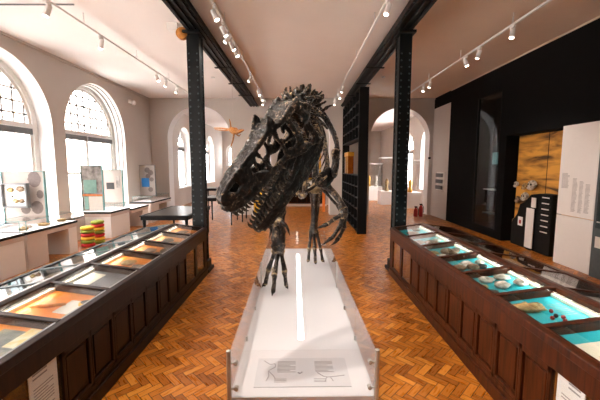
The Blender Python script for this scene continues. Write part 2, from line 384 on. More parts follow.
def arc_pts(c, r, spr, sill, n=28):
    return [(c-r, sill)]+[(c-r*math.cos(PI*i/n), spr+r*math.sin(PI*i/n)) for i in range(n+1)]+[(c+r, sill)]
def ring(mb, path, w, x0, x1, P, mi=0):
    """frame that follows a path, w inward"""
    cx = (path[0][0]+path[-1][0])/2
    r0 = (path[-1][0]-path[0][0])/2
    spr = path[1][1]
    inner = []
    for (s, z) in path:
        k = (r0-w)/r0
        inner.append((cx+(s-cx)*k, z if z <= spr else spr+(z-spr)*k))
    for i in range(len(path)-1):
        a, b, c, d = path[i], path[i+1], inner[i+1], inner[i]
        mb.add([P(*a, x0), P(*b, x0), P(*c, x0), P(*d, x0), P(*a, x1), P(*b, x1), P(*c, x1), P(*d, x1)],
               [(0, 1, 2, 3), (4, 7, 6, 5), (0, 4, 5, 1), (1, 5, 6, 2), (2, 6, 7, 3), (3, 7, 4, 0)], mi)
def make_window(k, axis, p, out, c, r, sill, spr, leads=True, blind=True):
    """p: plane of the glass, out: +1/-1 towards the street along the wall normal"""
    def P(s, z, x): return (p+(x)*out, s, z) if axis == 'y' else (s, p+x*out, z)
    def bx(mb, s0, s1, z0, z1, x0, x1): 
        a = P(s0, z0, x0); b = P(s1, z1, x1); mb.box([min(a[i], b[i]) for i in range(3)], [max(a[i], b[i]) for i in range(3)])
    root = bpy.data.objects.new('window_%d' % k, None); C.objects.link(root); root.location = P(c, sill, 0); struct(root); root.empty_display_size = .1
    mb = MB(); path = arc_pts(c, r, spr, sill)
    ring(mb, path, .13, -.05, .1, P); 
    k2 = arc_pts(c, r-.13, spr, sill); ring(mb, k2, .07, -.01, .07, P)
    bx(mb, c-r, c+r, sill, sill+.1, -.05, .1); bx(mb, c-r+.1, c+r-.1, spr-.04, spr+.07, -.04, .08)
    bx(mb, c-.05, c+.05, sill, spr, -.02, .07)
    bx(mb, c-r+.1, c+r-.1, 1.75, 1.82, -.01, .06)
    mb.build('window_frame', 'white', root)
    mb = MB(); bx(mb, c-r-.12, c+r+.12, sill-.04, sill+.02, -.42, .0); mb.build('window_sill', 'white', root) if leads else None
    g = MB(); inner = arc_pts(c, r-.15, spr, sill+.05); a = [P(s, z, .02) for s, z in inner]
    g.add(a, [tuple(range(len(a)))]); g.build('pane', 'glass', root)
    if leads:
        l = MB(); R = r-.2
        for i in range(-4, 5):
            s = i*.29
            if abs(s) < R: bx(l, c+s-.018, c+s+.018, spr+.07, spr+math.sqrt(R*R-s*s), 0, .03); bx(l, c+s-.005, c+s+.005, sill+.1, spr-.04, 0, .03)
        for j in range(1, 5):
            z = j*.27; hw = math.sqrt(max(R*R-z*z, 0)); bx(l, c-hw, c+hw, spr+z-.018, spr+z+.018, 0, .03)
        for j in range(1, 10): bx(l, c-R, c+R, sill+j*.24-.005, sill+j*.24+.005, 0, .03)
        for rr in (.3, .42):
            l.tube([P(c+rr*math.cos(2*PI*i/24), spr+.55+rr*math.sin(2*PI*i/24), .015) for i in range(25)], .016, 6)
        l.build('leading', 'lead', root)
    if blind:
        b = MB(); bx(b, c-r+.18, c-.06, spr-.19, spr-.05, -.07, .0); bx(b, c+.06, c+r-.18, spr-.19, spr-.05, -.07, .0); b.build('roller_blind', 'blind', root)
    # daylight portal in the opening
    ld = bpy.data.lights.new('daylight_portal', 'AREA'); ld.shape = 'RECTANGLE'; ld.size = 2*r; ld.size_y = spr+r-sill; ld.cycles.is_portal = True
    lo = bpy.data.objects.new('daylight_portal', ld); C.objects.link(lo); lo.location = P(c, (sill+spr+r)/2, .25)
    d = Vector(P(0, 0, -1))-Vector(P(0, 0, 0)); lo.rotation_euler = d.to_track_quat('-Z', 'Z').to_euler()
k = 1
for c in wc: make_window(k, 'y', XL-.42, -1, c, WR, SILL, WSP); k += 1
for c in wc2: make_window(k, 'y', XL-.4, -1, c, 1.0, .9, 3.0); k += 1
for c in (16.2, 19.6): make_window(k, 'y', 6.65, 1, c, 1.1, .8, 2.9, leads=False); k += 1
for c in (-5.1,): make_window(k, 'x', YEND+.15, 1, c, .62, 2.0, 3.1, leads=False, blind=False); k += 1
# mouldings round the two visible window recesses of the main room
for i, c in enumerate(wc[4:5]):
    mb = MB(); ring(mb, arc_pts(c, WR-.002, WSP, SILL), .035, 0, .06, lambda s, z, x: (XL-.1-x, s, z)); ring(mb, arc_pts(c, WR-.002, WSP, SILL), .06, 0, .06, lambda s, z, x: (XL-.24-x, s, z))
    struct(mb.build('trim_%d' % (i+1), 'reveal'))
for i, (x0, x1) in enumerate(((XL, -5.33), (-2.78, -1.2), (1.25, 2.85), (5.26, XR))):
    struct(MB().box((x0, YF-.03, 0), (x1, YF, .16)).build('baseboard_far' if i == 0 else 'baseboard_far_%d' % (i+1), 'wallfar'))
# ceiling edge cornice and ceiling conduit
struct(MB().box((XL, YB, CEIL-.05), (XL+.05, YF, CEIL)).build('trim_4', 'wall'))
struct(MB().box((XL, YF-.05, CEIL-.05), (XR, YF, CEIL)).build('trim_5', 'wallfar'))
tag(MB().box((XL, 5.78, CEIL-.02), (-3.75, 5.8, CEIL)).build('cable_conduit', 'blind', loc=(-4.9, 5.79, CEIL)), 'thin pale conduit crossing the left aisle ceiling', 'conduit')

# -------- right hand black wall with alcoves
T = .9
for nm, lo, hi in (('wall_right', (XR, YB, 0), (XR+T, 5.9, CEIL)), ('wall_right_over_alcove', (XR, 5.9, 2.78), (XR+T, 9.0, CEIL)), ('wall_right_alcove_back', (XR+.36, 5.9, 0), (XR+T, 8.72, 2.78)),
                   ('wall_right_alcove_side', (XR, 8.72, 0), (XR+T, 9.0, 2.78)), ('wall_right_niche_sill', (XR, 9.0, 0), (XR+T, 10.2, .25)), ('wall_right_niche_head', (XR, 9.0, 4.0), (XR+T, 10.2, CEIL)),
                   ('wall_right_niche_back', (XR+.5, 9.0, .25), (XR+T, 10.2, 4.0)), ('wall_right_end', (XR, 10.2, 0), (XR+T, 12.05, CEIL)), ('wall_right_lintel', (XR, 12.05, CEIL-.42), (XR+T, YF, CEIL))):
    struct(MB().box(lo, hi).build(nm, 'blackwall'))
struct(MB().box((XR, 12.05, 0), (XR+.35, YF, CEIL-.42)).build('wall_right_far', 'wallfar'))
struct(MB().box((XR-.02, YB, CEIL-.03), (XR, 12.05, CEIL)).build('trim_6', 'ceil_right'))

# -------- street outside
bl = thing('street_building', 'pale brick building across the street beyond the left windows', 'building', (-17, 10, -.5))
w = MB().box((-19, -14, -.5), (-17, 34, 7)); w.build('wall', 'brick', bl)
for i in range(9): 
    MB().box((-17.0, -10+i*4.6, 1.6), (-16.95, -8.4+i*4.6, 4.4)).build('window', 'bluegrey', bl)
struct(MB().box((-19, -14, -.6), (XL-.56, 40, -.5)).build('ground_street', 'paving'))

# ================================================================== STEEL FRAME
def steel_column(x, y, label):
    t = thing('steel_column', label, 'column', (x, y, 0))
    h = 4.33; mb = MB()
    mb.box((x-.11, y-.13, 0), (x+.11, y-.10, h)); mb.box((x-.11, y+.10, 0), (x+.11, y+.13, h)); mb.box((x-.09, y-.10, 0), (x+.09, y+.10, h))
    mb.build('shaft', 'steel', t, bevel=.004)
    MB().box((x-.19, y-.19, 0), (x+.19, y+.19, .06)).box((x-.15, y-.15, .06), (x+.15, y+.15, .2)).build('base_plate', 'steel', t, bevel=.005)
    MB().box((x-.15, y-.22, h-.02), (x+.15, y+.22, h+.02)).build('cap_plate', 'steel', t)
    r = MB(); n = int((h-.5)/.115)
    for i in range(n):
        z = .3+i*.115
        for dx in (-.072, .072): r.blob((x+dx, y-.13, z), (.016, .010, .016), n=4, amp=0)
        if x > 0:
            for dy in (-.085, .085): r.blob((x-.09, y+dy*.9, z), (.010, .016, .016), n=4, amp=0)
        else:
            for dy in (-.085, .085): r.blob((x+.09, y+dy*.9, z), (.010, .016, .016), n=4, amp=0)
    o = r.build('rivets', 'rivet', t, smooth=True); o['kind'] = 'stuff'
steel_column(-1.885, 6.2, 'tall dark riveted steel column behind the left showcase')
steel_column(1.88, 6.2, 'tall dark riveted steel column behind the right showcase')
def steel_beam(x, label):
    t = thing('steel_beam', label, 'beam', (x, 5, 4.25)); y0, y1 = YB, YF
    b = 4.38
    MB().box((x-.17, y0, b), (x+.17, y1, b+.03)).build('lower_flange', 'steel', t)
    MB().box((x-.03, y0, b+.03), (x+.03, y1, CEIL)).box((x-.12, y0, b+.03), (x-.03, y1, b+.1)).box((x+.03, y0, b+.03), (x+.12, y1, b+.1)).build('web', 'steel', t)
    m = MB()
    for dx in (-.11, 0, .11): m.box((x+dx-.022, y0, b-.03), (x+dx+.022, y1, b))
    m.build('rail', 'steel', t)
    for y in (8.2, 9.75, 11.3):
        MB().box((x-.21, y-.04, b-.045), (x+.21, y+.04, b-.03)).build('cross_strap', 'black', t)
    r = MB()
    for i in range(60):
        y = .3+i*.2
        for dx in (-.15, .15): r.blob((x+dx, y, b), (.014, .014, .01), n=4, amp=0)
    o = r.build('rivets', 'rivet', t, smooth=True); o['kind'] = 'stuff'
steel_beam(-1.82, 'dark riveted steel ceiling beam on the left column')
steel_beam(1.82, 'dark riveted steel ceiling beam on the right column')

# ================================================================== TRACK LIGHTS
def track(x, z, ys, label, glabel, grp, aim, ymin=YB+1, power=42):
    t = thing('lighting_track', label, 'track light rail', (x, 4, z))
    MB().box((x-.02, ymin, z), (x+.02, YF-.3, z+.035)).build('rail', 'white', t)
    for i, y in enumerate([0.4+1.9*j for j in range(7)]): MB().box((x-.008, y-.008, z+.035), (x+.008, y+.008, CEIL)).build('hanger', 'white', t)
    ys = [1.4, 2.6, 3.9]+ys  # three unseen spotlights added per rail to light the near end
    for i, y in enumerate(ys):
        o_ = ['first', 'second', 'third', 'fourth', 'fifth', 'sixth', 'seventh', 'eighth', 'ninth', 'tenth']
        near = ('added above the picture, %s from the camera' % o_[i]) if i < 3 else ('%s of those in the picture' % ('nearest' if i == 3 else o_[i-3]))
        s = thing('spotlight', 'white spotlight, %s, %s' % (glabel, near), 'spotlight', (x, y, z), 0, grp)
        dv = Vector((aim if (i+1) % 3 else -aim*1.5, (-.15 if i % 2 else .2), -1)).normalized()
        MB().box((x-.018, y-.06, z-.04), (x+.018, y+.06, z)).box((x-.01, y-.01, z-.1), (x+.01, y+.01, z-.04)).build('adapter', 'white', s)
        p = Vector((x, y, z-.12))
        MB().tube([p-dv*.07, p+dv*.09], [.042, .042], 14).build('lamp_housing', 'white', s)
        MB().tube([p+dv*.091, p+dv*.097], [.034, .034], 14).build('bulb', 'lampglow', s)
        ld = bpy.data.lights.new('spot_lamp', 'SPOT'); ld.energy = 190 if (i == 1 and x == -1.32) else power; ld.color = (1, .9, .8); ld.spot_size = 1.5; ld.spot_blend = .6; ld.shadow_soft_size = .05
        lo = bpy.data.objects.new('spot_lamp', ld); C.objects.link(lo); lo.location = p+dv*.16; lo.rotation_euler = dv.to_track_quat('-Z', 'Y').to_euler(); lo.parent = s
        lo.location = lo.location-s.location
track(-3.8, 4.46, [5.25, 6.6, 9.1, 9.65, 10.5], 'white lighting rail over the left aisle, nearest the windows', 'rail over the left aisle', 'spotlights on the left aisle rail', -.3)
track(-1.32, 4.46, [5.4, 6.0, 6.35, 6.7, 7.1, 9.15, 10.9, 11.7, 12.6], 'white lighting rail left of centre beside the left steel beam', 'rail left of the skeleton', 'spotlights on the left centre rail', .45, power=36)
track(1.32, 4.46, [5.2, 10.4, 11.4, 12.5], 'white lighting rail right of centre beside the right steel beam', 'rail right of the skeleton', 'spotlights on the right centre rail', -.3)
track(3.76, 4.46, [6.1, 7.2, 7.75, 9.8, 10.3], 'white lighting rail over the right aisle beside the black wall', 'rail over the right aisle', 'spotlights on the right aisle rail', -.2)

# ================================================================== SKELETON PLINTH
PY = 5.1; yaw = .0145
pl = thing('exhibition_plinth', 'long low white plinth edged with clear glass, bearing the dinosaur skeleton', 'plinth', (-.008, PY, 0), yaw)
Rp = wm(pl)
def pw(x, y, z): return Rp @ Vector((x, y-PY, z))
DH = .12; HW = .60; Y0, Y1 = 2.52, 7.4
def pbox(mb, lo, hi):
    return mb.box((lo[0], lo[1]-PY, lo[2]), (hi[0], hi[1]-PY, hi[2]), 0, Rp)
pbox(MB(), (-HW+.002, Y0+.002, .03), (HW-.002, Y1-.002, DH-.004)).build('deck', 'deck', pl)
pbox(pbox(pbox(pbox(MB(), (-HW, Y0, DH-.004), (-.035, Y1, DH)), (.035, Y0, DH-.004), (HW, Y1, DH)), (-.035, Y0, DH-.004), (.035, 3.42, DH)), (-.035, 6.9, DH-.004), (.035, Y1, DH)).build('deck_surface', 'deck', pl)
pbox(MB(), (-HW+.04, Y0+.04, 0), (HW-.04, Y1-.04, .03)).build('kick_base', 'black', pl)
pbox(MB(), (-.028, 3.42, DH-.003), (.028, 6.9, DH+.001)).build('light_strip', 'strip', pl)
GH = .40
joints = [Y0+.012, 3.4, 4.17, 4.96, 6.1, Y1-.012]
for sx in (-1, 1):
    for a, b in zip(joints[:-1], joints[1:]):
        pbox(MB(), (sx*(HW-.012)-.004, a+.006, DH), (sx*(HW-.012)+.004, b-.006, DH+GH)).build('glass_panel', 'glass', pl)
pbox(MB(), (-HW+.02, Y0+.006, DH), (HW-.02, Y0+.014, DH+GH)).build('glass_panel', 'glass', pl)
pbox(MB(), (-HW+.02, Y1-.014, DH), (HW-.02, Y1-.006, DH+GH)).build('glass_panel', 'glass', pl)
for (px, py) in ((-HW, Y0), (HW, Y0), (-HW+.012, 4.96), (HW-.012, 4.96), (-HW, Y1), (HW, Y1)):
    c = Vector((px, py, 0)); near = py == Y0
    z0 = .10 if near else DH
    po = MB().tube([pw(px, py, z0), pw(px, py, DH+GH+.005)], .019 if near else .013, 14).build('post', 'chrome', pl)
    if py in (Y0, Y1):
        for zz in (.08, .3):
            q = MB(); sgn = -1 if px > 0 else 1
            q.tube([pw(px, py, DH+zz), pw(px+sgn*.06, py+.0, DH+zz)], .008, 8); q.tube([pw(px+sgn*.055, py-.012, DH+zz), pw(px+sgn*.055, py+.02, DH+zz)], .018, 12)
            q.build('glass_clamp', 'chrome', po)
for sx in (-1, 1):
    for y in (3.4, 4.17):
        pbox(MB(), (sx*(HW-.012)-.012, y-.012, DH), (sx*(HW-.012)+.012, y+.012, DH+.05)).build('clip', 'chrome', pl)
# engraved information panel on the deck
ip = thing('information_panel', 'flat grey engraved information panel lying on the near end of the white plinth', 'sign', pw(.02, 2.82, DH), yaw)
pbox(MB(), (-.42, 2.64, DH), (.42, 3.06, DH+.006)).build('panel', 'labelbox', ip)
tx = MB()
for x0 in (-.23, .12):
    for j in range(9): pbox(tx, (x0, 3.00-j*.02, DH+.006), (x0+.17-.05*(j % 4 == 3), 3.007-j*.02, DH+.0072))
for x0 in (-.25, .1):
    for j in range(3): pbox(tx, (x0, 2.74-j*.02, DH+.006), (x0+.11, 2.746-j*.02, DH+.0072))
tx.build('printed_text', 'greytext', ip)
dr = MB()
for pts in ([(-.36, 3.18), (-.3, 3.12), (-.26, 3.13), (-.25, 3.08), (-.31, 3.02), (-.3, 2.95), (-.32, 2.88)], [(-.31, 3.02), (-.26, 2.95), (-.24, 2.9)],
            [(.14, 2.99), (.2, 2.93), (.27, 2.93), (.38, 2.95)], [(.22, 2.93), (.2, 2.87)], [(.25, 2.93), (.27, 2.87)]):
    dr.tube([pw(a, b-.16, DH+.006) for a, b in pts], .0035, 5, sub=3)
dr.tube([pw(-.04, 2.83, DH+.006), pw(-.02, 2.82, DH+.006), pw(0, 2.84, DH+.006)], .006, 5)
dr.build('skeleton_drawing', 'greytext', ip)

# ================================================================== DINOSAUR
dino = thing('dinosaur_skeleton', 'mounted dark fossil skeleton of a large meat-eating dinosaur, jaws open, striding on the white plinth', 'dinosaur skeleton', (.05, 5.4, DH))
def bone(name, pts, rad, seg=10, parent=None, rough=.22, sub=5, flat=None, mat='bone', seed=0):
    return MB().tube(pts, rad, seg, rough=rough, sub=sub, flat=flat, seed=seed+len(pts)).build(name, mat, parent or dino, smooth=True)

# ---- skull frame
S0 = at(230, 211, 2.78); J0 = at(306, 140, 3.22)
d = (J0-S0)
side = Vector((.46, -.82, -.30)); side = (side-d.normalized()*side.dot(d.normalized())).normalized()   # towards its left
ang = math.atan2(.11, .94)          # joint lies below the tooth line
upv = d.normalized().cross(side)
if upv.z < 0: upv = -upv
A = (d.normalized()*math.cos(ang)+upv*math.sin(ang)).normalized(); B = side.cross(A)
if B.z < 0: B = -B
L = d.length/math.hypot(.94, .11)
def sk(x, z, y):
    if z > .05: z = .05+(z-.05)*.88
    return S0+(A*x+B*(z-.01)+side*y)*L
def hw(x, z=0):
    base = [(0, .035), (.12, .062), (.3, .075), (.5, .095), (.65, .135), (.8, .165), (1.0, .17)]
    for (a, b), (c, d_) in zip(base[:-1], base[1:]):
        if x <= c: r = b+(d_-b)*(x-a)/(c-a); break
    else: r = .17
    return r*(1-.35*max(0, z-.1)/.3)
def strut(mb, pts, rad, s, fl=.5):
    mb.tube([sk(x, z, s*hw(x, z)) for x, z in pts], [r*L for r in rad], 8, sub=3, flat=(tuple(side), fl))
skm = MB()
for s in (-1, 1):
    # premaxilla + maxilla plates as stacked struts
    strut(skm, [(0.0, .03), (.1, .015), (.3, .0), (.5, .005), (.64, .03)], [.035, .04, .042, .034, .02], s)
    strut(skm, [(0.01, .08), (.1, .075), (.25, .07), (.4, .055), (.48, .04)], [.04, .04, .045, .03, .02], s)
    strut(skm, [(0.02, .13), (.08, .1)], [.04, .03], s)
    strut(skm, [(.2, .13), (.28, .12), (.34, .1)], [.05, .045, .02], s)
    strut(skm, [(.1, .11), (.18, .1), (.24, .17), (.3, .2), (.42, .25)], [.02, .025, .035, .03, .02], s)
    strut(skm, [(.36, .06), (.37, .11), (.38, .17), (.40, .22)], [.03, .012, .014, .02], s)
    strut(skm, [(.43, .03), (.46, .09), (.46, .15), (.45, .24)], [.03, .014, .012, .02], s)
    strut(skm, [(.12, .04), (.2, .09), (.3, .07), (.4, .06)], [.05, .06, .05, .03], s, .35)
    strut(skm, [(.19, .17), (.26, .19), (.31, .15)], [.04, .045, .04], s, .35); pass
    strut(skm, [(.02, .09), (.06, .13), (.1, .1)], [.045, .04, .04], s, .4)
    strut(skm, [(.66, .05), (.7, .0), (.78, .03), (.8, .1)], [.04, .05, .04, .03], s, .35)
    # nasal rim
    strut(skm, [(0.0, .11), (.03, .175), (.1, .21), (.22, .235), (.36, .255), (.5, .28), (.6, .31), (.67, .33)], [.03, .028, .022, .03, .03, .028, .028, .03], s)
    # lacrimal + horn
    strut(skm, [(.64, .30), (.69, .37), (.705, .425)], [.05, .042, .018], s, .45)
    strut(skm, [(.67, .32), (.655, .22), (.65, .12), (.64, .03)], [.035, .02, .018, .032], s)
    # frontal/postorbital
    strut(skm, [(.66, .32), (.75, .30), (.84, .31), (.93, .34), (1.0, .33)], [.035, .025, .032, .028, .035], s)
    strut(skm, [(.82, .31), (.81, .2), (.79, .1), (.77, .0)], [.035, .025, .022, .03], s)
    # jugal
    strut(skm, [(.6, .03), (.7, -.01), (.78, -.02), (.86, -.05), (.93, -.06)], [.025, .035, .045, .025, .03], s)
    # quadrate, squamosal
    strut(skm, [(.98, .31), (.95, .2), (.94, .08), (.945, -.06), (.94, -.09)], [.04, .028, .028, .032, .045], s)
    strut(skm, [(.88, .02), (.9, .12), (.94, .2)], [.02, .018, .02], s)
    strut(skm, [(.95, .3), (1.02, .25), (1.07, .18)], [.03, .025, .012], s)
RF = [(.03, .175), (.1, .21), (.22, .235), (.36, .255), (.5, .28), (.6, .31), (.67, .325), (.76, .3), (.85, .3), (.93, .32)]
for (xa, za), (xb, zb) in zip(RF[:-1], RF[1:]):
    for q in range(4):
        x = xa+(xb-xa)*q/4; z = za+(zb-za)*q/4; skm.tube([sk(x, z-.01, -hw(x, z)), sk(x, z, 0), sk(x, z-.01, hw(x, z))], [.02*L]*3, 8, sub=2)
for x, z, r in ((0.0, .06, .035), (.02, .15, .03), (.1, .2, .02), (.2, .235, .022), (.3, .25, .022), (.4, .265, .022), (.5, .285, .024), (.6, .31, .028), (.67, .32, .03), (.76, .3, .03), (.85, .3, .035), (.93, .32, .04), (.97, .26, .05), (.98, .18, .055)):
    skm.tube([sk(x, z, -hw(x, z)), sk(x, z+.006, 0), sk(x, z, hw(x, z))], [r*L]*3, 8, sub=2)
for z in (.22, .16, .1): skm.tube([sk(.95, z, -.09), sk(.95, z, .09)], [.05*L]*2, 8)      # braincase

def lumpy(mb, name, parent, vox, s1=.018, s2=.01):
    o = mb.build(name, 'bone', parent, smooth=True)
    r = o.modifiers.new('remesh', 'REMESH'); r.mode = 'VOXEL'; r.voxel_size = vox; r.use_smooth_shade = True
    for sz, st in ((.045, s1*1.2), (.013, s2*1.3)):
        tex = bpy.data.textures.new('bone_relief', 'CLOUDS'); tex.noise_scale = sz; tex.noise_depth = 2
        dm = o.modifiers.new('relief', 'DISPLACE'); dm.texture = tex; dm.strength = st; dm.mid_level = .5; dm.texture_coords = 'LOCAL'
    bpy.context.view_layer.update(); return evaluated(o)
skull = lumpy(skm, 'skull', dino, .0095)
def tooth(mbf, p, dirv, back, ln, r, parent):
    q = [p-dirv*.01, p+dirv*ln*.4-back*.0, p+dirv*ln*.75+back*ln*.12, p+dirv*ln+back*ln*.32]
    MB().tube(q, [r, r*.85, r*.5, r*.08], 7, sub=2, flat=(tuple(back), 1.35)).build('tooth', 'tooth', parent, smooth=True)
for s in (-1, 1):
    for i in range(17):
        x = .012+i*.034; z = -.012 if x > .1 else -.005+.0*x
        ln = 1.3*(.042+.026*math.sin(i*2.3)**2+.012*(3 < i < 11))*L*(1 if i < 13 else .7)
        tooth(None, sk(x, z, s*hw(x)), (-B*.97-A*.05).normalized(), A, ln, .0125*L, skull)
# ---- lower jaw, swung open about the joint
JA = math.radians(14.5)
def jw(x, z, y):
    # closed position relative to joint
    dx = x-.94; dz = z+.11
    c, s_ = math.cos(JA), math.sin(JA)
    return sk(.94+dx*c-dz*s_, -.11+dx*s_+dz*c, y)
def jhw(x): return .03+.12*min(1, max(0, x-.02)/.9)**.8
jm = MB()
def jst(pts, rad, s, fl=.45): jm.tube([jw(x, z, s*jhw(x)) for x, z in pts], [r*L for r in rad], 8, sub=3, flat=(tuple(side), fl))
for s in (-1, 1):
    jst([(.03, -.07), (.15, -.08), (.35, -.085), (.55, -.07), (.7, -.045)], [.028, .032, .03, .03, .03], s)
    jst([(.05, -.115), (.15, -.135), (.35, -.14), (.55, -.15), (.68, -.12)], [.034, .042, .044, .045, .035], s)
    jst([(.3, -.165), (.5, -.185), (.7, -.2), (.85, -.19), (.95, -.15)], [.02, .026, .026, .03, .035], s)
    jst([(.62, -.06), (.72, -.03), (.82, -.04), (.9, -.08), (.95, -.115)], [.035, .035, .03, .03, .045], s)
    jst([(.6, -.12), (.62, -.16)], [.035, .03], s); jst([(.66, -.09), (.78, -.11), (.88, -.12)], [.05, .065, .06], s, .3); jst([(.5, -.14), (.64, -.16), (.8, -.15)], [.04, .045, .05], s, .3); jst([(.82, -.08), (.84, -.18)], [.04, .035], s)
    jst([(.9, -.1), (.93, -.17)], [.04, .04], s); jst([(.95, -.13), (1.02, -.14)], [.04, .02], s)
    jst([(.72, -.06), (.76, -.1), (.74, -.19)], [.03, .02, .02], s)
jm.tube([jw(.05, -.09, -.03), jw(.04, -.09, .03)], [.035*L]*2, 8); jm.tube([jw(.1, -.12, -.04), jw(.1, -.12, .04)], [.03*L]*2, 8)
jaw = lumpy(jm, 'lower_jaw', dino, .0095)
for s in (-1, 1):
    for i in range(16):
        x = .03+i*.037; Bj = (B*math.cos(JA)-A*math.sin(JA)*1).normalized(); Aj = (A*math.cos(JA)+B*math.sin(JA)).normalized()
        tooth(None, jw(x, -.05, s*jhw(x)), (Bj+Aj*.03).normalized(), Aj, 1.25*(.036+.02*math.sin(i*1.7+s)**2)*L*(1 if i < 12 else .7), .011*L, jaw)

# ---- vertebrae
def vertebra(name, p, fwd, up, size, spine, lat, k, ribs=0.0, neck=True):
    fwd = fwd.normalized()
    if neck: up = up+Vector((.28*math.sin(k*2.4), .25*math.cos(k*1.7), 0)); spine *= 1+.3*math.sin(k*3.1)
    up = (up-fwd*up.dot(fwd)).normalized(); sd = fwd.cross(up)
    mb = MB(); w = size
    mb.tube([p-fwd*w*.55, p-fwd*w*.3, p, p+fwd*w*.3, p+fwd*w*.55], [w*.62, w*.5, w*.42, w*.5, w*.62], 12, sub=2)
    mb.tube([p+up*w*.3, p+up*w*.9], [w*.5, w*.4], 10)
    tip = p+up*(w*.9+spine)-fwd*spine*.15
    mb.tube([p+up*w*.6, p+up*(w*.8+spine*.5), tip-up*.02, tip], [w*.36, w*.2, w*.2, w*.11], 9, sub=2, flat=(tuple(fwd), 1.6))
    if neck:
        for q in (-1, 1): mb.tube([p+up*w*.8+sd*q*w*.4, p+up*(w*1.2+spine*.35)+sd*q*w*.9, p+up*(w*1.2+spine*.7)+sd*q*w*1.2-fwd*w*.3], [w*.25, w*.15, w*.07], 7, sub=2)
    for s in (-1, 1):
        mb.tube([p+up*w*.6, p+up*w*.75+sd*s*lat*.6, p+up*(w*.8 if not neck else w*.5)+sd*s*lat-fwd*w*.2], [w*.32, w*.22, w*.17], 8, sub=2, flat=(tuple(up), .6))
        mb.tube([p+up*w*.9, p+up*w*1.25+sd*s*w*.8-fwd*w*.4, p+up*w*1.2+sd*s*w*1.1-fwd*w*.9], [w*.2, w*.2, w*.13], 7, sub=2)   # zygapophyses
        mb.tube([p+up*w*.9, p+up*w*1.3+sd*s*w*.7+fwd*w*.6], [w*.2, w*.14], 7)
        if neck: mb.tube([p+sd*s*w*.4, p-up*w*.5+sd*s*w*.9, p-up*w*.75+sd*s*w*.95-fwd*w*2.2], [w*.2, w*.12, w*.03], 6, sub=2)
    return lumpy(mb, name, dino, .009 if neck else .011, .022, .012)
OC = sk(1.02, .2, 0)
path = [OC+Vector((.03, .05, .02)), at(290, 117, 3.66), at(294, 115, 3.95), at(299, 116, 4.25), at(303, 119, 4.55), at(307, 124, 4.85)]
def crv(P, t):
    n = len(P)-1; i = min(int(t), n-1); f = t-i
    p0, p1, p2, p3 = P[max(i-1, 0)], P[i], P[i+1], P[min(i+2, n)]
    return .5*((2*p1)+(-p0+p2)*f+(2*p0-5*p1+4*p2-p3)*f*f+(-p0+3*p1-3*p2+p3)*f**3)
UP = Vector((0, 0, 1))
nk = 9
for i in range(nk):
    t = i*5/(nk); p = crv(path, t); q = crv(path, min(t+.05, 5)); 
    vertebra('neck_vertebra', p, p-q, UP+Vector((-.25+.1*i, -.2, 0)), .10+.007*i, .09+.03*i, .24+.01*i, i)
# back, hips, tail (lower and lower behind)
back = [at(308, 123, 4.85), at(305, 130, 5.3), at(303, 137, 5.75), at(302, 142, 6.2), at(302, 146, 6.7), at(301, 151, 7.4), at(301, 155, 8.2), at(300, 158, 9.0)]
bks = []
for i in range(10):
    t = .1+i*.3; p = crv(back, t); q = crv(back, t+.05); bks.append((p, (p-q).normalized()))
    vertebra('back_vertebra', p, p-q, UP, .09, .2+.01*i, .2, i, neck=False)
proto = None
for i in range(16):
    t = 3.15+i*.24; p = crv(back, t); q = crv(back, min(t+.05, 7)); f = p-q
    s = 1-i*.045
    if proto is None:
        proto = vertebra('tail_vertebra', p, f, UP, .085, .2, .17, i, neck=False); base = p.copy()
    else:
        o = proto.copy(); C.objects.link(o); o.parent = dino; o.scale = (s, s, s)
        # keep the vertebra's own centre on the tail line
        o.location = (p-dino.location)-(base-dino.location)*s
# ---- ribs
def rib(p, s, drop, out, back_, r=.016, k=0, front=0):
    pts = [p+Vector((s*.06, 0, .04)), p+Vector((s*out*.62, .03, .06)), p+Vector((s*out, .06+back_*.3, -drop*.3)), p+Vector((s*out*.98, back_*.7-front, -drop*.66)), p+Vector((s*out*.62, back_-front*1.8, -drop))]
    bone('rib', pts, [r*1.1, r*1.2, r, r*.85, r*.55], 7, sub=5, rough=.12, seed=k)
for i, (p, f) in enumerate(bks[:9]):
    for s in (-1, 1):
        rib(p, s, .55+.12*min(i, 4)-.04*max(0, i-5), .26+.03*min(i, 5), .12, k=i, front=.16)
# gastralia (belly ribs)
for i in range(7):
    y = 4.75+.13*i; z = 1.78-.01*i
    c = Vector((.06, y, z)); bone('belly_rib', [c+Vector((-.25, .02, .13)), c+Vector((-.12, 0, .03)), c, c+Vector((.12, 0, .03)), c+Vector((.25, .02, .13))], [.007, .011, .013, .011, .007], 6, sub=3)
# ---- shoulder blades, coracoids, wishbone
def flatbone(name, pts, rad, flatdir, fl=.35, vox=.011, parent=None):
    mb = MB().tube(pts, rad, 12, sub=5, flat=(flatdir, fl)); return lumpy(mb, name, parent or dino, vox, .016, .01)
flatbone('shoulder_blade', [at(318, 108, 5.05), at(328, 122, 4.85), at(336, 140, 4.65), at(337, 160, 4.5), at(333, 176, 4.4)], [.08, .065, .06, .075, .11], (1, .3, .2), .45)
flatbone('shoulder_blade', [at(272, 128, 5.0), at(268, 145, 4.75), at(268, 160, 4.55), at(272, 174, 4.4)], [.05, .04, .05, .10], (1, -.3, .2), .45)
for pts in ([at(332, 172, 4.42), at(324, 180, 4.32), at(316, 184, 4.3)], [at(275, 172, 4.4), at(284, 182, 4.3), at(291, 187, 4.3)]):
    flatbone('coracoid', pts, [.09, .11, .05], (0, 1, .3), .35)
bone('wishbone', [at(327, 176, 4.25), at(312, 188, 4.2), at(302, 192, 4.2), at(290, 190, 4.2), at(280, 178, 4.25)], [.014, .02, .026, .02, .014], 8)
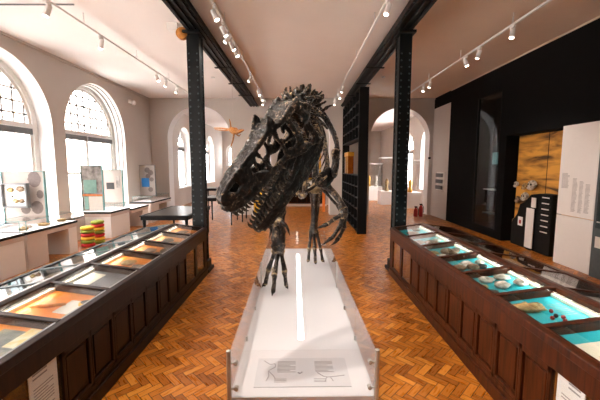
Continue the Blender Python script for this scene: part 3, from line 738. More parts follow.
for q, (u0, v0) in enumerate(((286, 160), (293, 158), (300, 160), (280, 168), (306, 164))):
    bone('neck_rib', [at(u0+6, v0-18, 4.1), at(u0+2, v0, 4.05), at(u0-1, v0+16+3*(q % 2), 4.1), at(u0-3, v0+27+4*(q % 3), 4.15)], [.045, .035, .028, .012], 8, seed=q)
for pts in ([at(298, 168, 4.35), at(296, 180, 4.3), at(300, 191, 4.3)], [at(284, 170, 4.4), at(282, 180, 4.35), at(286, 190, 4.35)]):
    flatbone('breastbone', pts, [.07, .11, .05], (0, 1, .3), .3)
# ---- arms
def claw(name, p, q, r, parent=None, bend=None):
    bend = bend or Vector((0, 0, -.02)); m = (p+q)/2+bend
    return bone(name, [p, p+(m-p)*.5, m, q], [r, r*1.15, r*.7, r*.12], 8, parent, rough=.1, mat='claw', sub=4)
# its left arm (right in the photo)
SH = at(331, 172, 4.32); EL = at(321, 181, 4.75)
bone('upper_arm_bone', [at(336, 150, 4.5), at(335, 164, 4.5), at(331, 176, 4.55), at(323, 182, 4.6)], [.06, .05, .05, .085], 10)
bone('elbow', [at(317, 181, 4.6), at(322, 180, 4.58), at(327, 182, 4.55)], [.06, .09, .05], 10)
bone('forearm_bone', [at(324, 184, 4.55), at(332, 191, 4.45), at(339, 200, 4.38), at(343, 209, 4.33)], [.06, .042, .04, .055], 10)
bone('forearm_bone', [at(321, 186, 4.62), at(328, 195, 4.55), at(336, 204, 4.48), at(341, 210, 4.42)], [.04, .02, .02, .035], 9)
bone('wrist_bone', [at(344, 207, 4.34), at(344, 213, 4.32), at(342, 218, 4.3)], [.04, .055, .045], 9)
for fi, (chain, cq, cb) in enumerate([
        ([(341, 215, 4.3), (333, 220, 4.26), (328, 224, 4.24)], (315, 229, 4.22), Vector((0, 0, .0))),
        ([(343, 218, 4.32), (340, 226, 4.33), (333, 237, 4.34)], (321, 246, 4.3), Vector((0, 0, -.0))),
        ([(345, 217, 4.36), (344, 228, 4.38), (339, 237, 4.4)], (330, 246, 4.38), Vector((.01, 0, -.01)))]):
    P = [at(*c) for c in chain]
    fb = bone('finger_bone', [P[0], (P[0]*.5+P[1]*.5), P[1]], [.036, .025, .032], 8)
    fb = bone('finger_bone', [P[1], (P[1]*.5+P[2]*.5), P[2]], [.033, .022, .03], 8)
    claw('claw', P[2], at(*cq), .026, bend=cb)
# its right arm (left in the photo, mostly behind the jaw)
bone('upper_arm_bone', [at(271, 172, 4.4), at(268, 182, 4.4), at(268, 194, 4.4)], [.06, .04, .055], 10)
bone('forearm_bone', [at(268, 195, 4.38), at(272, 206, 4.3), at(276, 215, 4.25)], [.045, .028, .04], 9)
bone('wrist_bone', [at(275, 214, 4.25), at(277, 219, 4.24)], [.045, .045], 9)
for ch, cq in (([(277, 220, 4.22), (281, 221, 4.18)], (290, 236, 4.15)), ([(273, 219, 4.25), (270, 224, 4.25)], (269, 239, 4.22)), ([(274, 219, 4.3), (276, 226, 4.3)], (279, 240, 4.28))):
    P = [at(*c) for c in ch]; bone('finger_bone', P, [.035, .03], 8, sub=2); claw('claw', P[1], at(*cq), .026, bend=Vector((.02, 0, .015)))
# ---- pelvis
HP = Vector((.05, 6.15, 2.33))
for s in (-1, 1):
    flatbone('hip_blade', [HP+Vector((s*.13, -.45, .05)), HP+Vector((s*.16, -.15, .12)), HP+Vector((s*.16, .15, .1)), HP+Vector((s*.12, .5, 0))], [.12, .19, .17, .10], (1, 0, 0), .25, .014)
    bone('pubis', [HP+Vector((s*.13, -.1, -.1)), HP+Vector((s*.09, -.3, -.45)), HP+Vector((s*.04, -.5, -.78))], [.06, .035, .05], 9)
    bone('ischium', [HP+Vector((s*.13, .15, -.1)), HP+Vector((s*.07, .4, -.4)), HP+Vector((s*.03, .6, -.65))], [.055, .03, .04], 9)
bone('pubic_boot', [HP+Vector((0, -.7, -.78)), HP+Vector((0, -.5, -.82)), HP+Vector((0, -.28, -.74))], [.05, .075, .04], 9)
# ---- legs. its left (right in photo), planted behind
def long_bone(name, a, b, r0, r1, r2, n=12): return bone(name, [a, a*.8+b*.2, a*.5+b*.5, a*.2+b*.8, b], [r0, r1*1.1, r1, r1*1.1, r2], n)
def foot(ankle, tips, ball_t=.52, r=.032, hump=None):
    """three foot bones fan out from the ankle, each with a toe and claw"""
    for i, tp in enumerate(tips):
        A_ = ankle+Vector(((i-1)*.045, -.01, 0)); m = A_*(1-ball_t)+tp*ball_t
        m.y = A_.y*(1-ball_t)+tp.y*ball_t-.02; m.z = max(m.z, DH+.14)
        mt = bone('foot_bone', [A_, A_*.5+m*.5, m], [r*1.2, r*.85, r*1.15], 9)
        t1 = m*.5+tp*.5; t1.z = DH+.065
        bone('toe_bone', [m, m*.5+t1*.5+Vector((0, 0, .012)), t1], [r*1.15, r*.8, r*.95], 9)
        k = tp.copy(); k.z = DH+.012
        claw('claw', t1, k, r*.85, bend=Vector((0, 0, .02)))
kneeR = at(316, 187, 5.55); ankR = at(313.5, 231, 6.1)
long_bone('thigh_bone', Vector((.28, 6.15, 2.25)), kneeR, .10, .055, .095)
long_bone('shin_bone', kneeR+Vector((-.02, .03, -.05)), ankR, .11, .058, .075)
long_bone('calf_bone', kneeR+Vector((.07, .05, -.06)), ankR+Vector((.05, 0, 0)), .045, .018, .03, 8)
bone('ankle_bone', [ankR+Vector((-.08, 0, 0)), ankR, ankR+Vector((.08, 0, 0))], [.045, .065, .045], 9)
def ground(u, v): 
    p = at(u, v, 1.0); return at(u, v, (CAMZ-DH)/(CAMZ-p.z))
foot(ankR, [ground(307.5, 263), ground(316, 265), ground(324.5, 263)], .5, .034)
# its right leg (left in photo), stepping forward
kneeL = at(279, 196, 4.75); ankL = at(278, 251, 4.93)
long_bone('thigh_bone', Vector((-.16, 6.1, 2.25)), kneeL, .10, .055, .10)
long_bone('shin_bone', kneeL+Vector((0, .02, -.03)), ankL, .14, .095, .09)
long_bone('calf_bone', kneeL+Vector((-.11, .05, -.05)), ankL+Vector((-.06, 0, 0)), .055, .022, .035, 8)
bone('ankle_bone', [ankL+Vector((-.09, 0, 0)), ankL, ankL+Vector((.09, 0, 0))], [.05, .07, .05], 9)
foot(ankL, [ground(262, 288), ground(272, 297), ground(288, 290)], .5, .036)
bone('dewclaw_bone', [ankL+Vector((-.06, -.04, -.25)), ankL+Vector((-.07, -.1, -.36))], [.035, .03], 8, sub=2)

# ================================================================== HANGING FLYING REPTILE
pc = at(233, 131, 9.0)
fr = thing('hanging_reptile_skeleton', 'small orange brown winged skeleton hanging in the air left of the dinosaur snout', 'skeleton model', pc)
def ob(name, pts, rad): MB().tube([at(*p) for p in pts], rad, 7, sub=3, rough=.1).build(name, 'orangebone', fr, smooth=True)
ob('body', [(229, 129, 9), (233, 131, 9), (237, 133, 8.9)], [.04, .09, .05])
ob('head', [(237, 133, 8.9), (240, 131, 8.8), (244, 130, 8.7)], [.04, .05, .015])
ob('wing_bone', [(231, 130, 9), (224, 128.5, 9.2), (214, 128, 9.4)], [.035, .022, .015])
ob('wing_bone', [(230, 129, 9), (225, 130.5, 9.2), (215, 129.5, 9.5)], [.02, .018, .012])
ob('wing_bone', [(234, 133, 8.95), (233, 140, 8.7), (231, 146, 8.5)], [.03, .022, .015])
ob('leg', [(231, 130, 9), (230.5, 124, 9.05), (229.5, 119, 9.1)], [.03, .02, .012])
ob('ribs', [(231, 128, 9), (236, 128.5, 8.95), (238, 131, 8.9)], [.02, .025, .02])
ob('tail', [(236, 134, 8.95), (239, 136, 9.0), (241, 134, 9.1)], [.02, .015, .008])
top = pc.copy(); top.z = CEIL
MB().tube([pc, top], .004, 5).build('wire', 'rope', fr); 
q = at(229.5, 119, 9.1); MB().tube([q, q+Vector((-.55, 0, .35))], .004, 5).build('wire', 'rope', fr)

# ================================================================== SHOWCASES
def showcase(s, xf, divs, label, wood_, tray_mats, label_rows):
    """s side sign; cross-section: front rail at xf, ridge, back rail"""
    H0, H1, D = .865, .945, .58
    ynear, yfar = .35, divs[0]
    X = lambda d: s*(xf+d)
    t = thing('showcase', label, 'display case', (X(D), (ynear+yfar)/2, 0))
    def bx(mb, d0, d1, y0, y1, z0, z1, mi=0):
        a, b = sorted((X(d0), X(d1))); return mb.box((a, y0, z0), (b, y1, z1), mi)
    def Z(d): return H0+(H1-H0)*(d/D if d <= D else (2*D-d)/D)
    def slope(mb, d0, d1, y0, y1, dz0, dz1, mi=0):
        pts = [(X(d0), y0, Z(d0)+dz0), (X(d1), y0, Z(d1)+dz0), (X(d1), y0, Z(d1)+dz1), (X(d0), y0, Z(d0)+dz1)]
        return mb.prism(pts, (0, y1-y0, 0), mi)
    # carcass: plinth, back, ends, bottom
    c = MB(); bx(c, .03, 2*D-.03, ynear, yfar-.02, 0, .10); bx(c, 2*D-.04, 2*D, ynear, yfar, .10, H0-.02); bx(c, 0, 2*D, ynear, ynear+.04, .1, H0-.03)
    bx(c, .02, 2*D-.02, ynear, yfar-.03, .1, .14)
    bx(c, .05, 2*D-.04, ynear+.04, yfar-.9, .66, .68)
    c.build('carcass', wood_, t)
    b = MB(); bx(b, -.02, .03, ynear, yfar+.01, 0, .12); b.build('skirting', wood_, t, bevel=.008)
    # far end with frame
    e = MB(); bx(e, 0, 2*D, yfar-.035, yfar, .12, .17); bx(e, 0, 2*D, yfar-.035, yfar, .66, H0-.02); bx(e, 0, .06, yfar-.035, yfar, .1, H0); bx(e, 2*D-.06, 2*D, yfar-.035, yfar, .1, H0); bx(e, D-.03, D+.03, yfar-.035, yfar, .1, H1-.02)
    e.add([(X(0), yfar-.03, H0-.02), (X(D), yfar-.03, H1-.02), (X(2*D), yfar-.03, H0-.02), (X(0), yfar, H0-.02), (X(D), yfar, H1-.02), (X(2*D), yfar, H0-.02)], [(0, 1, 2), (5, 4, 3), (0, 3, 4, 1), (1, 4, 5, 2)])
    e.build('end_frame', wood_, t)
    # front: rail under the top, stiles and moulded panels; glazed lights at the far end and near the visitor
    wn = (1.76, 2.26) if s < 0 else (1.60, 2.08); wins = [(5.42, 5.84), (4.90, 5.32), wn]
    fr_ = MB(); bx(fr_, -.005, .03, ynear, yfar, .66, H0-.03); bx(fr_, 0, .03, ynear, yfar, .12, .17)
    edges = sorted([ynear]+[w for ww in wins for w in ww]+[yfar])
    for a, b_ in zip(edges[0::2], edges[1::2]):
        if b_-a < .3: bx(fr_, 0, .03, a, b_, .17, .66)
    fr_.build('front_frame', wood_, t, bevel=.004)
    segs = [(ynear, wn[0]), (wn[1], 4.90)]
    for a, b_ in segs:
        n = max(1, round((b_-a)/.315)); w = (b_-a)/n
        for i in range(n):
            y0, y1 = a+i*w, a+(i+1)*w; st = .035 if i % 2 == 0 else .02
            m = MB(); bx(m, .0, .03, y0, y0+st, .17, .66); bx(m, .0, .03, y1-.03, y1, .17, .66); bx(m, .0, .03, y0, y1, .17, .21); bx(m, .0, .03, y0, y1, .61, .66)
            bx(m, .022, .035, y0, y1, .17, .66)
            bx(m, .012, .025, y0+.055, y1-.05, .235, .585)
            m.build('front_panel', wood_, t, bevel=.005)
    for (a, b_) in wins:
        m = MB(); bx(m, .012, .018, a, b_, .17, .66); m.build('front_window', 'casepane', t)
        nb = MB(); bx(nb, .28, .3, a-.02, b_+.02, .14, .66); bx(nb, .03, .3, a-.02, b_+.02, .145, .15); bx(nb, .03, .29, a-.02, a, .14, .66); bx(nb, .03, .29, b_, b_+.02, .14, .66)
        nb.build('window_niche', 'honey' if s > 0 else 'darkwood', t)
    # top rails
    r = MB(); slope(r, -.02, .036, ynear, yfar+.01, -.055, .010); r.build('front_rail', wood_, t, bevel=.008)
    r = MB(); slope(r, 2*D-.055, 2*D+.02, ynear, yfar+.01, -.05, .012); r.build('back_rail', wood_ if s > 0 else 'black', t, bevel=.006)
    r = MB(); r.prism([(X(D-.045), ynear, Z(D-.045)-.04), (X(D+.045), ynear, Z(D+.045)-.04), (X(D+.045), ynear, Z(D+.045)+.012), (X(D), ynear, H1+.018), (X(D-.045), ynear, Z(D-.045)+.012)], (0, yfar+.01-ynear, 0)); r.build('ridge_rail', wood_, t, bevel=.004)
    r = MB(); slope(r, D+.045, D+.075, ynear, yfar, -.005, .008); r.build('ridge_trim', 'silver' if s < 0 else wood_, t)
    r = MB(); slope(r, .036, .046, ynear, yfar, -.002, .009); r.build('glazing_bead', 'silver' if s < 0 else wood_, t)
    ys = divs+[ynear]
    for i, y in enumerate(ys):
        yy = min(y, yfar-.02); m = MB(); slope(m, .03, D-.02, yy-.025, yy+.025, -.06, .013); m.build('divider_bar', wood_, t, bevel=.004)
        m = MB(); slope(m, D+.03, 2*D-.03, yy-.015, yy+.015, -.04, .01); m.build('divider_bar', wood_ if s > 0 else 'bluegrey', t)
    for i, (ya, yb) in enumerate(zip(ys[:-1], ys[1:])):
        y1, y0 = ya-.025, yb+.025
        if i == 0: y1 -= .02
        m = MB(); slope(m, .036, D-.04, y0, y1, -.003, .003); m.build('glass_pane', 'casepane', t)
        m = MB(); slope(m, D+.04, 2*D-.05, y0, y1, -.003, .003); m.build('glass_pane', 'casepane', t)
        mt = tray_mats[i]
        m = MB(); slope(m, .04, D-.03, y0-.02, y1+.02, -.070, -.060); m.build('tray_floor', mt, t)
        m = MB(); slope(m, .025, .036, y0, y1, -.07, -.03); slope(m, .05, D-.05, y0-.02, y0-.01, -.07, -.02); slope(m, .05, D-.05, y1+.01, y1+.02, -.07, -.02); m.build('tray_side', 'honey', t)
        m = MB(); slope(m, D-.085, D-.045, y0, y1, -.06, -.03); m.build('caption_strip', 'cream', t)
        ld = bpy.data.lights.new('added_tray_lamp', 'AREA'); ld.shape = 'RECTANGLE'; ld.size = y1-y0-.04; ld.size_y = .02; ld.energy = .7; ld.color = (1, .93, .84)  # lamp added in each tray to brighten it, no fitting visible
        lo = bpy.data.objects.new('added_tray_lamp', ld); C.objects.link(lo); lo.location = Vector((X(D-.08), (y0+y1)/2, Z(D-.08)-.012))-t.location; lo.parent = t
        lo.rotation_euler = Vector((-s*.9, 0, -.42)).to_track_quat('-Z', 'Y').to_euler()
        m = MB(); slope(m, D+.03, 2*D-.04, y0-.02, y1+.02, -.11, -.10); m.build('tray_floor', 'cream' if s < 0 else 'plinthbeige', t)
    return t, X, Z, D
divR = [5.99, 5.23, 4.59, 3.99, 3.39, 2.79, 2.22, 1.66, 1.1]
divL = [5.97, 5.29, 4.66, 4.09, 3.50, 2.92, 2.30, 1.7, 1.1]
tl, XLf, ZL, D = showcase(-1, 1.72, divL, 'long dark wooden table showcase with amber trays left of the white plinth', 'darkwood',
    ['amber', 'amber', 'amber', 'amber', 'mapdark', 'amber', 'amber', 'amber', 'amber'], 0)
tr_, XRf, ZR, D = showcase(1, 1.685, divR, 'long reddish wooden table showcase with turquoise trays right of the white plinth', 'redwood',
    ['teal', 'teal', 'teal', 'teal', 'teal', 'teal', 'teal', 'teal', 'teal'], 0)
def on_tray(side, d, y, h=0, back=False):
    X = XLf if side < 0 else XRf; Zf = ZL if side < 0 else ZR
    return Vector((X(d), y, Zf(d)-(.10 if back else .06)+h))
SLP = math.atan((.945-.865)/.58)
def sheet(side, d0, d1, y0, y1, mat, name, label, cat, group=None, h=.004, back=False):
    y0 -= .10; y1 -= .10
    X = XLf if side < 0 else XRf; Zf = ZL if side < 0 else ZR
    o = -.10 if back else -.06
    loc = Vector((X((d0+d1)/2), (y0+y1)/2, Zf((d0+d1)/2)+o))
    m = MB().prism([(X(d0), y0, Zf(d0)+o), (X(d1), y0, Zf(d1)+o), (X(d1), y0, Zf(d1)+o+h), (X(d0), y0, Zf(d0)+o+h)], (0, y1-y0, 0))
    return tag(m.build(name, mat, loc=loc), label, cat, group)
def specimen(side, d, y, r, mat, label, seed, group, name='rock_specimen', amp=.35, cat='rock', back=False, freq=1.6):
    y -= .09; c = on_tray(side, d, y, 0, back); r = (r[0], r[1], r[2]*.78); c2 = c+Vector((0, 0, r[2]*.8))
    return tag(MB().blob(c2, r, amp=amp, seed=seed, n=9, freq=freq).build(name, mat, smooth=True, loc=c), label, cat, group)
# ---- right case contents
g = 'rocks in the turquoise trays'
def ammonite(side, d, y, R, label, mat='rock_b'):
    y -= .09; c = on_tray(side, d, y); m = MB(); n = 60; pts = []; rad = []
    for i in range(n+1):
        a = i/n*2*PI*2.6; rr = R*(1-.78*i/n); pts.append(c+Vector((math.cos(a)*rr, math.sin(a)*rr, .012+R*.10))); rad.append(R*.26*(1-.75*i/n)*(1+.10*math.sin(a*14)))
    m.tube(pts, rad, 10); return tag(m.build('ammonite_fossil', mat, smooth=True, loc=c), label, 'fossil', 'fossils in the turquoise trays')
specimen(1, .25, 5.62, (.10, .09, .035), 'rock_b', 'dull brown flat rock in the turquoise tray farthest from the camera', 1, g)
specimen(1, .38, 5.85, (.07, .06, .03), 'rock_d', 'small dark rock at the column end of the turquoise trays', 12, g)
specimen(1, .14, 5.02, (.08, .07, .035), 'rock_b', 'brown rock at the aisle edge of the second farthest turquoise tray', 2, g)
specimen(1, .28, 4.92, (.10, .08, .04), 'rock_b', 'wide brown rock in the middle of the second farthest turquoise tray', 3, g)
specimen(1, .40, 5.02, (.06, .06, .03), 'rock_w', 'white rock near the ridge in the second farthest turquoise tray', 4, g)
ammonite(1, .30, 4.36, .105, 'round coiled brown ammonite in the third farthest turquoise tray')
specimen(1, .12, 4.42, (.07, .06, .03), 'rock_y', 'ochre rock fragment left of the coiled ammonite', 5, g)
specimen(1, .17, 4.28, (.05, .05, .025), 'rock_w', 'pale rock chip in front of the coiled ammonite', 6, g)
specimen(1, .43, 4.45, (.05, .04, .03), 'rock_d', 'dark little rock right of the coiled ammonite', 7, g)
specimen(1, .13, 3.75, (.075, .07, .04), 'rock_b', 'brown rock at the aisle edge of the fourth farthest turquoise tray', 8, g)
specimen(1, .25, 3.80, (.08, .08, .045), 'rock_w', 'pale mottled rock in the middle of the fourth farthest turquoise tray', 9, g)
specimen(1, .27, 3.70, (.07, .05, .045), 'rock_b', 'second brown rock touching the pale mottled rock', 10, g)
specimen(1, .38, 3.72, (.05, .04, .03), 'rock_d', 'small dark rock right of the pale mottled rock', 13, g)
specimen(1, .42, 3.86, (.05, .05, .03), 'rock_w', 'small white rock near the ridge in the fourth farthest turquoise tray', 14, g)
specimen(1, .10, 3.20, (.055, .035, .02), 'rock_y', 'ochre rock sliver at the aisle edge of the tray with pale stones', 15, g)
specimen(1, .20, 3.32, (.075, .05, .04), 'rock_w', 'pale lumpy stone at the back left of the tray with pale stones', 16, g)
specimen(1, .25, 3.15, (.07, .06, .045), 'rock_w', 'pale rounded stone with brown face at the front of the pale stone tray', 17, g)
specimen(1, .37, 3.34, (.085, .05, .035), 'rock_w', 'long pale stone beside the cream strip in the pale stone tray', 18, g)
specimen(1, .44, 3.16, (.06, .055, .035), 'rock_w', 'pale stone at the ridge corner of the pale stone tray', 19, g)
specimen(1, .13, 3.07, (.05, .03, .02), 'rock_d', 'dark flat stone at the front of the pale stone tray', 20, g)
specimen(1, .31, 3.23, (.03, .025, .02), 'redball', 'small red stone between the pale stones', 21, g)
specimen(1, .17, 2.66, (.13, .055, .045), 'rock_y', 'long ochre knobbly fossil beside the four red balls', 22, g, amp=.5, freq=3.5)
for i, (dd, yy, lb, mt) in enumerate(((.235, 2.50, 'nearest the aisle', 'redball'), (.30, 2.60, 'farthest back', 'redball'), (.31, 2.49, 'nearest the ridge', 'redball'), (.285, 2.44, 'nearest the camera', 'redball'), (.28, 2.525, 'in the middle of the group', 'rock_d'))):
    c = on_tray(1, dd, yy-.1); tag(MB().blob(c+Vector((0, 0, .016)), (.016, .016, .016), amp=.05, seed=i, n=8).build('ball', mt, smooth=True, loc=c),
        '%s ball beside the long ochre fossil, %s' % ('dark red' if mt == 'redball' else 'black', lb), 'ball', 'little balls in the turquoise tray')
m = MB()
for j in range(7): 
    for i in range(3): m.prism([(XRf(.36+i*.035), 2.62-j*.03, ZR(.36+i*.035)-.0595), (XRf(.388+i*.035), 2.62-j*.03, ZR(.388+i*.035)-.0595), (XRf(.388+i*.035), 2.62-j*.03, ZR(.388+i*.035)-.0585), (XRf(.36+i*.035), 2.62-j*.03, ZR(.36+i*.035)-.0585)], (0, .008, 0))
m.build('tray_lettering', 'tealprint', tr_)
sheet(1, .07, .47, 1.83, 2.17, 'cream', 'display_board', 'cream printed board in the nearest turquoise tray', 'sign')
sheet(1, .16, .30, 1.9, 2.02, 'pebblegrey', 'colour_print', 'small grey picture on the cream board in the nearest turquoise tray', 'picture', h=.008)
specimen(1, .33, 1.98, (.05, .04, .02), 'rock_b', 'small brown fossil on the cream board in the nearest turquoise tray', 25, g)
# back slope contents of the right case
for i, yy in enumerate((5.7, 5.0, 4.4, 3.8, 3.2, 2.6)):
    sheet(1, D+.16, D+.42, yy-.13, yy+.13, ['paper', 'honey', 'paper', 'greyprint', 'paper', 'greyprint'][i], 'specimen_card', '%s card under the outer glass of the right showcase, %s' % (['pale', 'tan', 'pale', 'grey', 'pale', 'grey'][i], ['at the column end', 'second from the column', 'third from the column', 'fourth from the column', 'fifth from the column', 'nearest the camera'][i]), 'card', 'cards in the outer half of the right showcase', back=True)
# ---- left case contents
gl_ = 'specimens in the amber trays'
wh = ['farthest from the camera', 'second from the column', 'third from the column', 'fourth from the column']
for i, (yy, mt) in enumerate(((5.7, 'rock_d'), (5.05, 'rock_d'), (4.45, 'rock_b'), (3.9, 'rock_y'))):
    cn = ['dark', 'dark grey', 'brown', 'ochre'][i]
    specimen(-1, .30, yy, (.09, .10, .03), mt, '%s flat fossil in the amber tray %s' % (cn, wh[i]), 30+i, gl_)
    specimen(-1, .14, yy-.1, (.07, .05, .03), 'rock_b' if i != 2 else 'rock_d', 'small %s fossil at the aisle edge of the amber tray %s' % ('brown' if i != 2 else 'dark', wh[i]), 40+i, gl_)
specimen(-1, .12, 4.5, (.05, .13, .04), 'rock_d', 'long ribbed dark fossil lying across the amber tray third from the column', 44, gl_, amp=.45, freq=4)
sheet(-1, .06, .25, 3.65, 3.75, 'paper', 'specimen_card', 'narrow white card at the near edge of the fourth amber tray', 'card')
sheet(-1, .33, .47, 3.12, 3.5, 'cream', 'specimen_card', 'cream printed sheet beside the slate coloured map', 'card')
sheet(-1, .07, .25, 2.62, 2.86, 'paper', 'booklet', 'open white booklet in the amber tray beside the yellow tape', 'booklet')
sheet(-1, .06, .13, 2.47, 2.62, 'green', 'leaflet', 'pale green leaflet beside the open white booklet', 'leaflet', h=.006)
c = on_tray(-1, .10, 2.70, .006)
m = MB(); m.lathe(c, [(.02, 0), (.05, 0), (.05, .025), (.02, .025)], 20)
tt = thing('measuring_tape', 'round yellow and black tape measure on the open booklet', 'tape measure', c); m.build('case', 'yellow', tt, bevel=.004); MB().lathe(c+Vector((0, 0, .025)), [(.018, 0), (.034, 0), (.034, .006), (.018, .006)], 16).build('dial', 'blackprint', tt)
c = on_tray(-1, .33, 2.58, .018); tt = thing('hammer_handle', 'pale wooden tool handle in the amber tray beside the booklet', 'tool', c)
MB().tube([c+Vector((-.13, -.02, .0)), c+Vector((0, 0, .0)), c+Vector((.12, .04, .0))], [.012, .016, .012], 10, sub=3).build('grip', 'honey', tt, smooth=True)
sheet(-1, .06, .36, 1.86, 2.32, 'mapblue', 'geological_map', 'grey green geological map in the amber tray nearest the camera', 'map')
sheet(-1, .05, .2, 2.12, 2.36, 'mapyellow', 'folded_map', 'cream and yellow map lying over the grey green map', 'map', h=.008)
for i, yy in enumerate((5.72, 5.06, 4.47, 3.9, 3.3, 2.7, 2.1)):
    sheet(-1, D+.12, D+.30, yy-.12, yy+.1, 'paper', 'specimen_card', 'white card under the outer glass of the left showcase, %s' % ['at the column end', 'second from the column', 'third from the column', 'fourth from the column', 'fifth from the column', 'sixth from the column', 'nearest the camera'][i], 'card', 'white cards in the outer half of the left showcase', back=True)
    specimen(-1, D+.36, yy+.05, (.07, .08, .025), ['rock_w', 'rock_d', 'rock_w', 'rock_b', 'rock_d', 'rock_w', 'rock_d'][i], '%s specimen beside the outer white card, %s' % (['pale', 'dark', 'pale', 'brown', 'dark', 'pale', 'dark'][i], ['at the column end', 'second from the column', 'third from the column', 'fourth from the column', 'fifth from the column', 'sixth from the column', 'nearest the camera'][i]), 50+i, 'specimens in the outer half of the left showcase', back=True)
# front window contents
for s, X, lb in ((-1, XLf, 'left'), (1, XRf, 'right')):
    y0, y1 = (2.0, 2.245) if s < 0 else (1.85, 2.06)
    x = X(.035); t = thing('text_card', 'white printed text card in the front window of the %s showcase' % lb, 'sign', (x, (y0+y1)/2, .15))
    a, b = sorted((X(.03), X(.036))); MB().box((a, y0, .15), (b, y1, .655)).build('card', 'white', t)
    l = MB()
    xf2 = X(.0295)
    for j in range(16):
        z = .565-j*.022 if j > 1 else .62-j*.03
        l.box((min(xf2, X(.03)), y0+.03, z), (max(xf2, X(.03)), y1-.04-(.05 if j % 5 == 4 or j < 2 else 0), z+(.012 if j < 2 else .007)))
    l.build('printed_text', 'greytext', t)
    t = thing('window_board', 'pale %s board behind the front window beside the %s text card' % ('map' if s < 0 else 'tan', lb), 'sign', (X(.2), 1.88 if s < 0 else 1.72, .15))
    a, b = sorted((X(.2), X(.21))); MB().box((a, 1.77 if s < 0 else 1.61, .15), (b, 1.99 if s < 0 else 1.84, .65)).build('board', 'mapyellow' if s < 0 else 'honey', t)
    for k, yy in enumerate((5.58, 5.10)):
        c = Vector((X(.14), yy, .15))
        tag(MB().lathe(c, [(.03, 0), (.04, .02), (.04, .09), (.02, .12), (.02, .14)], 14).build('specimen_jar', 'bottle' if k else 'rock_w', smooth=True, loc=c), '%s jar behind the %s end window of the %s showcase' % ('brown' if k else 'pale', 'second' if k else 'last', lb), 'jar')
        a, b = sorted((X(.24), X(.25))); tag(MB().box((a, yy-.18, .15), (b, yy+.05, .6)).build('backing_card', 'white' if k == 0 else 'mapyellow', loc=(X(.245), yy, .15)), '%s backing card in the %s end window of the %s showcase' % ('plain white' if k == 0 else 'mottled tan', 'second' if k else 'last', lb), 'card')

# ================================================================== LEFT WALL DISPLAYS
def bench(x0, x1, y0, y1, h, body, label, slab='black', name='display_bench'):
    t = thing(name, label, 'display bench', ((x0+x1)/2, (y0+y1)/2, 0))
    MB().box((x0, y0+.01, h-.05), (x1-.012, y1-.01, h)).build('top_slab', 'white', t); MB().box((x1-.012, y0, h-.05), (x1, y1, h)).box((x0, y0, h-.05), (x1-.012, y0+.01, h)).build('edge_trim', slab, t)
    MB().box((x0+.01, y0+.01, h-.14), (x1-.01, y1-.01, h-.05)).build('apron', 'plinthbeige', t)
    for a, b in body: MB().box((x0+.02, a, 0), (x1-.02, b, h-.14)).build('support', 'plinthbeige' if len(body) > 1 and a == body[0][0] else 'white', t, bevel=.004)
    return t
bench(-5.95, -5.2, 4.4, 6.16, .74, [(4.42, 6.14)], 'beige display bench with dark top at the lower left frame edge', name='display_bench')
bench(-5.95, -5.2, 6.2, 7.64, .74, [(6.2, 6.72), (7.35, 7.62)], 'beige display bench with a gap below, under the big fossil panel')
bench(-5.95, -5.2, 9.0, 10.05, .74, [(9.02, 10.03)], 'solid white display bench beside the striped cushions')
bench(-5.95, -5.2, 10.15, 11.3, .68, [(10.9, 11.25)], 'low display bench between the solid bench and the far corner bench')
bench(-5.95, -5.2, 11.5, 13.3, .74, [(11.52, 12.2), (12.9, 13.28)], 'white display bench in the far left corner under the framed poster')
def glass_box(x0, x1, y0, y1, z0, h, label, edge=True):
    t = thing('glass_cover', label, 'glass case', ((x0+x1)/2, (y0+y1)/2, z0)); e = .006
    for lo, hi in (((x0, y0, z0), (x0+e, y1, z0+h)), ((x1-e, y0, z0), (x1, y1, z0+h)), ((x0+e, y0, z0), (x1-e, y0+e, z0+h)), ((x0+e, y1-e, z0), (x1-e, y1, z0+h)), ((x0, y0, z0+h), (x1, y1, z0+h+e))):
        MB().box(lo, hi).build('glass_panel', 'glass', t)
    m = MB(); w = .008
    for x in (x0, x1):
        for y in (y0, y1): m.box((x-w/2, y-w/2, z0), (x+w/2, y+w/2, z0+h))
    for y in (y0, y1): m.box((x0, y-w/2, z0+h-.001), (x1, y+w/2, z0+h+.006))
    for x in (x0, x1): m.box((x-w/2, y0, z0+h-.001), (x+w/2, y1, z0+h+.006))
    m.build('glass_edge', 'glassedge', t)
glass_box(-5.9, -5.25, 4.6, 6.1, .74, .22, 'low glass cover on the beige bench at the left frame edge')
glass_box(-5.9, -5.25, 6.25, 7.6, .74, .20, 'low glass cover with fossils in front of the big fossil panel')
glass_box(-5.9, -5.25, 9.3, 10.0, .74, .16, 'low glass cover on the solid white bench')
glass_box(-5.9, -5.25, 11.6, 13.2, .74, .18, 'low glass cover on the far left corner bench')
random.seed(3)
nms = ['nearest the camera', 'second from the camera', 'third from the camera', 'fourth from the camera', 'farthest from the camera']
for i in range(5):
    c = Vector((-5.45-.15*(i % 2), 6.42+i*.26, .74)); tag(MB().blob(c+Vector((0, 0, .03)), (.07+.02*(i % 3), .09, .035), amp=.5, seed=60+i, n=8, freq=2.5).build('fossil', ['rock_y', 'rock_w'][i % 2], smooth=True, loc=c), '%s fossil under the low cover on the gap bench, %s' % (['ochre', 'pale'][i % 2], nms[i]), 'fossil', 'fossils under the low glass cover')
